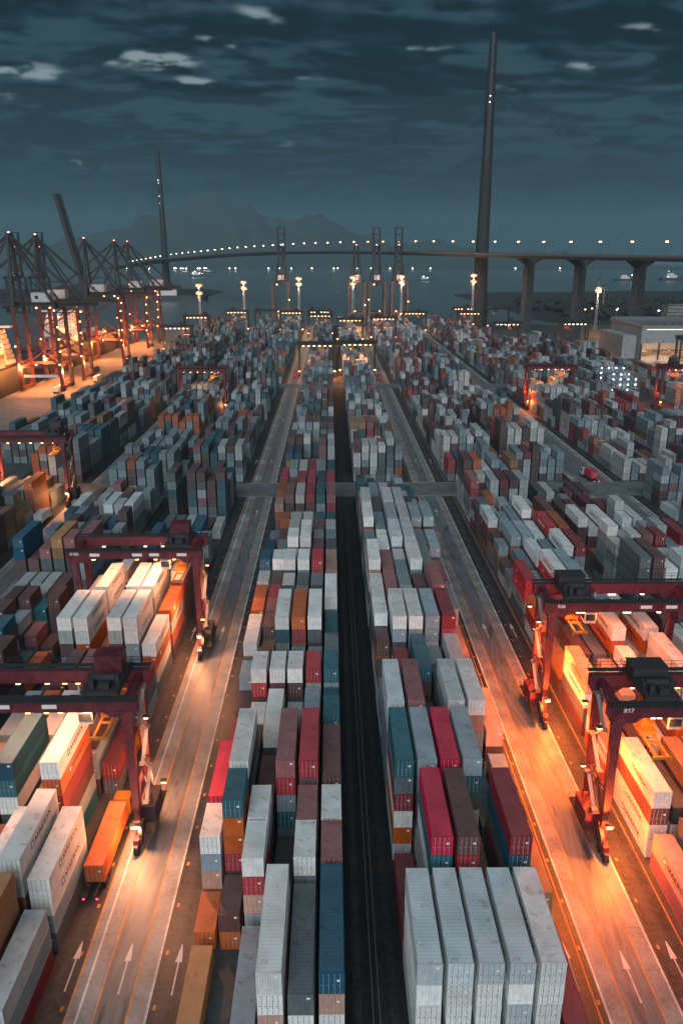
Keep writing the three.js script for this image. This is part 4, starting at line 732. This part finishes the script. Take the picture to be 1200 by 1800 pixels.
function landMass(name, label, x0, x1, d0, d1, h, z) {
  const nx = 40, nz = 20, pos = [], idx = [];
  for (let j = 0; j <= nz; j++) for (let i = 0; i <= nx; i++) {
    const u = i / nx, v = j / nz, e = smooth(0, 0.12, u) * smooth(1, 0.88, u) * smooth(0, 0.15, v) * smooth(1, 0.85, v);
    pos.push(x0 + (x1 - x0) * u, -6 + e * (6.4 + h * (0.5 + fbm(u * 5 + z, v * 5, z, 4))), -(d0 + (d1 - d0) * v));
  }
  for (let j = 0; j < nz; j++) for (let i = 0; i < nx; i++) { const a = j * (nx + 1) + i, b = a + nx + 1; idx.push(a, a + 1, b, a + 1, b + 1, b); }
  const g = new THREE.BufferGeometry(); g.setAttribute('position', new THREE.Float32BufferAttribute(pos, 3)); g.setIndex(idx); g.computeVertexNormals();
  return lone(name, g, M.wood, label, null, null, 'structure');
}
landMass('terrain', 'dark low shore behind the right end of the yard', 236, 1500, 930, 1900, 9, 3);
landMass('terrain', 'low dark shore at the far bridge tower', -900, -240, 1640, 2050, 5, 6);
{ // scrub and trees on the right shore: one far mass of crowns
  const g = new THREE.IcosahedronGeometry(1, 1), p = g.attributes.position; for (let i = 0; i < p.count; i++) { const k = 0.75 + 0.5 * (perlin.noise(p.getX(i) * 2.1, p.getY(i) * 2.1, p.getZ(i) * 2.1) + 0.5); p.setXYZ(i, p.getX(i) * k, p.getY(i) * k, p.getZ(i) * k); } g.computeVertexNormals();
  const im = new THREE.InstancedMesh(g, M.wood, 900), m = new THREE.Matrix4(), q = new THREE.Quaternion();
  for (let i = 0; i < 900; i++) { const X = 300 + rnd() * 900, D = 1010 + rnd() * 320, s = 2 + rnd() * 4.5; q.setFromAxisAngle(V3(0, 1, 0), rnd() * 6.28); m.compose(V3(X, 3 + rnd() * 5 + (D - 1000) * 0.012, -D), q, V3(s * 1.4, s, s * 1.4)); im.setMatrixAt(i, m); }
  im.name = 'far_woodland'; scene.add(im); tag(im, 'dark scrub and trees on the shore behind the bridge piers', 'trees', null, 'stuff');
}
function lampPost(X, D, h, label, group, tone, k, base = 0) {
  const t = thing('street_lamp', label, 'street lamp', X, base, D, 0, group);
  const p = new MB(); p.tube(V3(0, 0, 0), V3(0, h, 0), 0.16, 0.09, 6); p.bar(V3(0, h, 0), V3(0.9, h + 0.15, 0), 0.1, 0.1); part('pole', p, M.steel, t);
  const l = new MB(); l.box(0.9, h, 0, 1.4, 0.9, 1.2); part('lamp_head', l, bulb[tone], t);
  if (k) glow(X + 0.9, base + h - 0.3, D, tone === 'cool' ? COOL : WARM, k, 20);
}
const shoreLamps = [[316, 985], [331, 1005], [352, 975], [362, 1000], [398, 960], [452, 965], [466, 985], [478, 952], [486, 990], [500, 975], [516, 960], [536, 1000], [556, 985]];
shoreLamps.forEach(([X, D], i) => lampPost(X, D, 11, `small ${i % 5 === 4 ? 'white' : 'warm'} street lamp on the dark shore ${i < 4 ? 'between the two right bridge piers' : i < 5 ? 'just left of the rightmost pier' : 'right of the rightmost pier'}`, `shore street lamps ${i < 4 ? 1 : i < 5 ? 2 : i % 5 === 4 ? 4 : 3}`, i % 5 === 4 ? 'cool' : 'pale', i % 2 ? 0 : 160, 4));
{ // far coast lamps under the hills
  const lb = new MB(); lb.box(0, 0, 0, 6, 3, 2); const lg = lb.geo(), e = emit(1, 0.74, 0.55, 20);
  const xs = [-1310, -1290, -1150, -1000, -985, -962, -940, -915, -850, -830, -812, -795, -640, -610, -395, -330, -290, -250, -120, 20, 45, 170, 260, 380, 520, 640, 1180, 1480];
  xs.forEach((X, i) => {
    const place = X < -900 ? 'left of the far tower' : X < -500 ? 'between far tower and lone crane' : X < 300 ? 'beyond the far quay cranes' : 'right of the near tower';
    const t = thing('shore_lamp', `tiny bright light on the far shore below the hills, ${place}`, 'shore light', X, -4, 5200 - (i * 37) % 90, 0, `far shore lights ${place}`);
    const p = new MB(); p.tube(V3(0, 0, 0), V3(0, 12, 0), 0.6, 0.4, 5); part('pole', p, M.steel, t); part('lamp', lg, e, t).position.y = 13;
  });
}

// ------------------------------------------------------------------ ships and boats
function hullShape(L, w, h) {
  const s = new THREE.Shape(); s.moveTo(-L / 2, -w / 2); s.lineTo(L * 0.36, -w / 2); s.quadraticCurveTo(L * 0.47, -w * 0.42, L / 2, 0); s.quadraticCurveTo(L * 0.47, w * 0.42, L * 0.36, w / 2); s.lineTo(-L / 2, w / 2); s.closePath();
  const g = new THREE.ExtrudeGeometry(s, { depth: h, bevelEnabled: true, bevelSize: 0.4, bevelThickness: 0.4, bevelSegments: 1, curveSegments: 8 }); g.rotateX(-Math.PI / 2); return g;
}
function cargoShip(X, D, L, label, houseAt, stacks) {
  const t = thing('container_ship', label, 'ship', X, -4, D, 0, null), hull = part('hull', hullShape(L, 34, 17), M.hull, t); hull.rotation.y = Math.PI / 2;
  const bt = new MB(); bt.box(0, 17.8, 0, 30, 0.3, L * 0.8); part('deck', bt, std(0.20, 0.06, 0.04, 0.7), t);
  const h = part('deckhouse', (() => { const g = new MB(); for (let i = 0; i < 7; i++) g.box(0, 19.5 + i * 3, 0, 28 - i * 1.2, 2.7, 13 - i * 0.7); g.box(0, 40.6, -0.6, 33, 1.2, 5); return g; })(), M.shipWhite, t); h.position.z = houseAt;
  const w = new MB(); for (let i = 0; i < 7; i++) for (let k = -5; k <= 5; k++) w.box(k * 2.1, 19.7 + i * 3, 6.55 - i * 0.35, 0.9, 0.9, 0.12); part('window', w, M.glass, h);
  const f = new MB(); f.box(0, 34, -12, 6, 15, 5); f.box(0, 42, -12, 5, 1, 4); part('funnel', f, M.craneRed, t).position.z = houseAt;
  const lb = new MB(); lb.box(0, 0, 0, 0.48, 0.4, 0.48); const lg = lb.geo();
  for (const [x, y, z] of [[11, 31, 7], [-6, 36, 7], [12, 22, 8], [2, 27, 7.2], [13.5, 38, 4]]) { part('lamp', lg, bulb.warm, h).position.set(x, y, z); glow(X + x, y - 4 - 0.6, D - houseAt - z - 1.2, [1, 0.28, 0.06], 80, 25); }
  const box = new MB(); box.box(0, 1.29, 0, 2.42, 2.55, 12.1); for (const s of [-1, 1]) { box.box(s * 1.2, 1.29, 6.05, 0.1, 2.59, 0.1); box.box(s * 1.2, 2.54, 0, 0.1, 0.1, 12.19); } const bg = box.geo();
  stacks.forEach(([z, n, cols]) => { for (let c = 0; c < cols; c++) { const hgt = Math.max(1, n - Math.floor(rnd() * 2)); for (let k = 0; k < hgt; k++) { const col = pick(['w', 'l', 'n', 'm', 'o', 'r', 'y', 'g']); part('deck_container', bg, paintOf(col, 1, false), t).position.set(15 - c * 2.55, 18 + k * 2.62, z); } } });
}
cargoShip(-213, 648, 210, 'dark container ship berthed under the left ship cranes, its white house lit orange', 20, [[-25, 2, 6], [-39, 2, 5], [48, 3, 7], [62, 2, 7], [78, 3, 5]]);
cargoShip(-212, 455, 150, 'pale lit cargo ship at the left edge behind the nearest ship crane', -30, [[25, 3, 7], [38, 4, 7], [52, 3, 6], [5, 4, 6], [-8, 5, 7]]);
function boat(X, D, L, turn, label, lampTone, lamps) {
  const t = thing('boat', label, 'boat', X, -4, D, turn), k = L / 40;
  part('hull', hullShape(L, L * 0.24, 3.4 * k), M.hull, t);
  const c = new MB(); c.box(-L * 0.16, 5.2 * k, 0, L * 0.34, 3.4 * k, L * 0.18); c.box(-L * 0.19, 8.2 * k, 0, L * 0.2, 2.6 * k, L * 0.15); part('cabin', c, M.shipWhite, t);
  const m = new MB(); m.tube(V3(-L * 0.2, 9 * k, 0), V3(-L * 0.2, 16 * k, 0), 0.3, 0.2, 6); part('mast', m, M.steel, t);
  const lb = new MB(); lb.box(0, 0, 0, 1.2, 1.2, 1.2); const lg = lb.geo();
  for (const [x, y] of lamps) part('lamp', lg, bulb[lampTone], t).position.set(x * L, y * k, L * 0.1);
}
boat(-560, 3450, 95, 0.1, 'lit ferry on the water left of the leftmost raised ship crane', 'cool', [[-0.2, 10], [0, 7], [-0.3, 7], [0.12, 7]]);
boat(-640, 4300, 70, 0.4, 'unlit dim boat beyond the ferry near the far shore', 'pale', []);
boat(345, 2900, 60, 0.2, 'small lit boat on open water left of the near bridge tower', 'cool', [[-0.2, 10], [0.05, 7]]);
boat(1060, 2850, 90, 0.05, 'dark barge with one white lamp between the right bridge piers', 'cool', [[0.1, 9]]);
boat(1250, 2900, 110, 0.05, 'dark barge with a warm lamp at the right edge behind the bridge', 'pale', [[-0.3, 12], [-0.3, 5]]);
boat(-300, 1560, 120, 0.05, 'long dark vessel low on the water by the far bridge tower', 'warm', [[-0.35, 10]]);

// ------------------------------------------------------------------ warehouse, reefer racks, shore buildings
{
  const X0 = 243, W = 86, D0 = 612, L = 70, H = 25, t = thing('warehouse', 'large pale warehouse with a brightly lit open front at the right edge', 'warehouse', X0, 0, D0);
  const clad = std(0.30, 0.30, 0.31, 0.7, 0, { map: sideMap });
  const g = new MB(); g.box(0.2, H / 2, -L / 2, 0.4, H, L); g.box(W, H / 2, -L / 2, 0.4, H, L); g.box(W / 2, H / 2, -L, W, H, 0.4); g.box(W / 2, 18.8, 0, W - 0.5, 12.4, 0.5); g.box(-6, 9, -L * 0.5, 11, 18, L * 0.8); part('wall', g, clad, t);
  const r = new MB(); r.hexa([V3(-0.8, H, 0.8), V3(W + 0.8, H, 0.8), V3(W + 0.8, H, -L - 0.8), V3(-0.8, H, -L - 0.8), V3(-0.8, H + 0.7, 0.8), V3(W + 0.8, H + 0.7, 0.8), V3(W + 0.8, H + 3, -L - 0.8), V3(-0.8, H + 3, -L - 0.8)]); for (let x = 2; x < W; x += 6) r.box(x, H + 1.9, -L / 2, 0.25, 1.5, L); part('roof', r, std(0.22, 0.25, 0.26, 0.6), t);
  for (let x = 0.8; x <= W; x += 14.2) { const p = new MB(); p.box(x, 6.3, 0, 1.2, 12.6, 1.0); part('pillar', p, M.quayDark, t); }
  const lite = new MB(); lite.box(W / 2, 23.2, 0.35, W - 8, 0.35, 0.2); part('strip_light', lite, emit(1, 0.8, 0.55, 1.6), t);
  const lb = new MB(); lb.box(0, 0, 0, 0.48, 0.3, 0.48); const lg = lb.geo();
  for (let x = 8; x < W; x += 14) for (const z of [-12, -32]) { part('ceiling_lamp', lg, bulb.pale, t).position.set(x, 16, z); glow(X0 + x, 15.4, D0 - z, [1, 0.6, 0.36], 650, 20); }
  const goods = new MB(); for (let i = 0; i < 26; i++) goods.box(3 + rnd() * (W - 6), 1.4, -3 - rnd() * 40, 2 + rnd() * 3, 2.8 + rnd() * 1.4, 2 + rnd() * 3); part('stacked_goods', goods, std(0.16, 0.12, 0.09, 0.8), t).userData.kind = 'stuff';
}
function rack(X, D, label) { // steel gantries with reefer containers and service lamps
  const t = thing('reefer_rack', label, 'reefer rack', X, 0, D, 0, 'reefer racks in the right middle distance');
  const f = new MB(); for (let x = -9; x <= 9; x += 3) for (const z of [-1, 1]) f.box(x, 8, z, 0.25, 16, 0.25); for (let k = 1; k <= 5; k++) { f.box(0, k * 2.9, 0, 18.6, 0.14, 2.6); for (const z of [-1.2, 1.2]) f.box(0, k * 2.9 + 1.05, z, 18.6, 0.08, 0.06); } part('steel_frame', f, M.steel, t);
  const lb = new MB(); lb.box(0, 0, 0, 0.49, 0.2, 0.3); const lg = lb.geo();
  for (let k = 0; k < 5; k++) for (const x of [-6.5, -2.2, 2.2, 6.5]) if (rnd() < 0.8) part('lamp', lg, bulb.cool, t).position.set(x, k * 2.9 + 2.5, 1.4);
  for (let k = 0; k < 5; k += 2) glow(X, k * 2.9 + 2.3, D - 2.2, COOL, 9, 20);
  const b = new MB(); b.box(0, 1.3, -6.4, 2.42, 2.55, 6.05); for (const s of [-1, 1]) b.box(s * 1.15, 1.3, -3.34, 0.1, 2.56, 0.08); const bg = b.geo();
  for (let x = -7.5; x <= 7.5; x += 3) for (let k = 0; k < 5; k++) part('reefer', bg, paintOf('g', Math.floor(rnd() * 3), false), t).position.set(x, k * 2.9, 1.8);
}
[[168, 462, 'rear left reefer rack with white lamps, beside white stacks'], [166, 436, 'left reefer rack with five rows of white lamps before the unlit rear one'], [192, 398, 'middle reefer rack with rows of white lamps under a gantry crane'], [186, 372, 'front reefer rack with lamps, its foot lit orange, at the right edge']].forEach((a) => rack(...a));
glow(188, 6, 362, DEEP, 420, 20); glow(176, 6, 352, WARM, 300, 20);
{
  const t = thing('office_building', 'low dark block building on the shore beyond the warehouse', 'building', 440, 4, 1000); const b = new MB(); b.box(0, 8, 0, 34, 18, 20); part('wall', b, M.concrete, t); const r = new MB(); r.box(0, 17.4, 0, 35, 0.8, 21); part('roof', r, M.quayDark, t);
  const w = new MB(); for (let i = 0; i < 4; i++) for (let k = -6; k <= 6; k++) w.box(k * 2.5, 3 + i * 4, 10.03, 1.5, 1.7, 0.1); part('window', w, M.glass, t);
  const u = thing('shed', 'long white shed with cold lamps on the right shore', 'building', 500, 4, 1010); const c = new MB(); c.box(0, 4, 0, 50, 8, 14); part('wall', c, M.shipWhite, u); const q = new MB(); q.hexa([V3(-25.5, 8, 7.5), V3(25.5, 8, 7.5), V3(25.5, 8, -7.5), V3(-25.5, 8, -7.5), V3(-25.5, 10.5, 0.1), V3(25.5, 10.5, 0.1), V3(25.5, 10.5, -0.1), V3(-25.5, 10.5, -0.1)]); part('roof', q, M.quayDark, u);
  for (const [X, h] of [[386, 46], [395, 38]]) { const s = thing('chimney', h > 40 ? 'taller of two thin dark chimneys on the right shore' : 'shorter of two thin dark chimneys on the right shore', 'chimney', X, 2, 1150); const p = new MB(); p.tube(V3(0, 0, 0), V3(0, h, 0), 1.1, 0.8, 10); part('shaft', p, M.concrete, s); const k = new MB(); k.tube(V3(0, h - 3, 0), V3(0, h, 0), 1.2, 1.2, 10); part('cap', k, M.quayDark, s); }
}

// ------------------------------------------------------------------ trucks, cars and small vehicles
function truck(X, D, turn, label, load, cabColour, len = 40, lit = false) {
  const t = thing('truck', label, 'truck', X, 0, D, turn, null), hz = LEN[len] / 2;
  const fr = new MB(); for (const s of [-1, 1]) fr.box(s * 0.5, 1.15, 0.6, 0.2, 0.3, LEN[len] + 3.6); for (let z = -hz + 1; z < hz; z += 2.6) fr.box(0, 1.2, z, 2.3, 0.18, 0.2); part('chassis', fr, M.craneDark, t);
  const w = new MB(); for (const z of [hz - 1.1, hz - 2.4, -hz - 0.6, -hz - 3.0]) for (const s of [-1, 1]) w.tube(V3(s * 0.8, 0.52, z), V3(s * 1.2, 0.52, z), 0.52, 0.52, 12); part('wheel', w, M.rubber, t);
  const cb = new MB(); cb.hexa([V3(-1.2, 0.7, -hz - 1.2), V3(1.2, 0.7, -hz - 1.2), V3(1.2, 0.7, -hz - 3.5), V3(-1.2, 0.7, -hz - 3.5), V3(-1.15, 3.2, -hz - 1.3), V3(1.15, 3.2, -hz - 1.3), V3(1.15, 3.2, -hz - 3.2), V3(-1.15, 3.2, -hz - 3.2)]); cb.box(0, 1.3, -hz - 0.3, 2.3, 0.3, 2); part('cab', cb, cabColour, t);
  const g = new MB(); g.box(0, 2.4, -hz - 3.44, 2.0, 0.9, 0.1); for (const s of [-1, 1]) g.box(s * 1.18, 2.45, -hz - 2.4, 0.06, 0.8, 1.1); part('window', g, M.glass, t);
  const tl = new MB(); tl.box(0, 0, 0, 0.22, 0.14, 0.06); const tg = tl.geo(); for (const s of [-1, 1]) part('tail_lamp', tg, lit ? bulb.tail : std(0.3, 0.02, 0.03, 0.4), t).position.set(s * 0.85, 0.95, hz + 2.35);
  if (load) { const c = container({ B: BLOCKS[0], X: 0, D0: 0, y: 0, len, col: load, mark: '', area: 40, plain: false }, 1, `${COLOUR[load]} container riding on the ${label}`.split(' ').slice(0, 15).join(' '), null); c.position.set(X, 1.36, -D); c.rotation.y = turn; c.userData.label = `${COLOUR[load]} container carried by the ${label.split(' ').slice(0, 9).join(' ')}`; }
}
truck(-30.3, 84.6, 0, 'orange-lit trailer truck under the dark red crane at lower left', 'o', M.yellow, 40, true);
truck(-32.6, 103, 0, 'yellow empty trailer truck ahead of the loaded one under the crane', null, M.yellow, 20);
truck(-88, 222, 0, 'trailer truck in the lit lane by the tall white stacks at left', 'w', M.boxGrey, 20);
truck(31, 505, 0, 'distant trailer truck with red tail lamps on the right road', 'n', M.craneRed, 40, true);
truck(-24, 520, 0, 'distant trailer truck beside the lit crane foot on left road', 'r', M.boxGrey, 40, true);
truck(94, 268, 0.1, 'trailer truck with a bright red tail lamp at the right crossing', 'r', M.boxGrey, 20, true);
truck(-163, 462, 0, 'trailer truck waiting under the nearest left ship crane', 'w', M.boxGrey);
truck(-168, 492, 0, 'second trailer truck in line under the left ship cranes', 'p', M.yellow);
truck(-152, 505, 0, 'trailer truck beside the landside legs of second ship crane', 'w', M.yellow);
truck(-166, 545, 0, 'trailer truck on the quay before the steep boom crane', 'y', M.boxGrey);
truck(-155, 590, 0, 'trailer truck near the foot of the steep boom crane', 'n', M.yellow);
function car(X, D, turn, label, m) {
  const t = thing('pickup', label, 'pickup', X, 0, D, turn), b = new MB(); b.box(0, 0.85, 0, 1.85, 0.6, 5.0); b.hexa([V3(-0.9, 1.15, 0.6), V3(0.9, 1.15, 0.6), V3(0.9, 1.15, -1.6), V3(-0.9, 1.15, -1.6), V3(-0.75, 1.8, 0.3), V3(0.75, 1.8, 0.3), V3(0.75, 1.8, -0.9), V3(-0.75, 1.8, -0.9)]); part('body', b, m, t);
  const g = new MB(); g.box(0, 1.5, 0.5, 1.4, 0.45, 0.05); for (const s of [-1, 1]) g.box(s * 0.84, 1.5, -0.4, 0.05, 0.4, 1.4); part('window', g, M.glass, t);
  const w = new MB(); for (const z of [-1.5, 1.5]) for (const s of [-1, 1]) w.tube(V3(s * 0.7, 0.36, z), V3(s * 0.95, 0.36, z), 0.36, 0.36, 12); part('wheel', w, M.rubber, t);
}
car(-144, 392, 0.4, 'white pickup alone on the pale quay below the nearest ship crane', M.shipWhite);
car(-136, 402, 1.2, 'small dark vehicle right of the white pickup on quay', M.hull);
{ // hatch cover lying on the quay
  const hc = (X, D, l) => { const t = thing('hatch_cover', l, 'hatch cover', X, 0, D); const b = new MB(); b.box(0, 1.0, 0, 12, 0.9, 13); for (let x = -5; x <= 5; x += 2) b.box(x, 0.3, 0, 0.3, 0.55, 12.5); part('panel', b, std(0.3, 0.09, 0.06, 0.7), t); const k = new MB(); for (const [x, z] of [[-5, -5], [5, -5], [5, 5], [-5, 5]]) k.box(x, 1.55, z, 0.5, 0.3, 0.5); part('lug', k, M.steel, t); };
  hc(-146, 470, 'rusty hatch cover on the quay behind the nearest ship crane'); hc(-146, 640, 'rusty hatch cover on the quay behind the steep boom crane');
}
renderer.render(scene, camera);
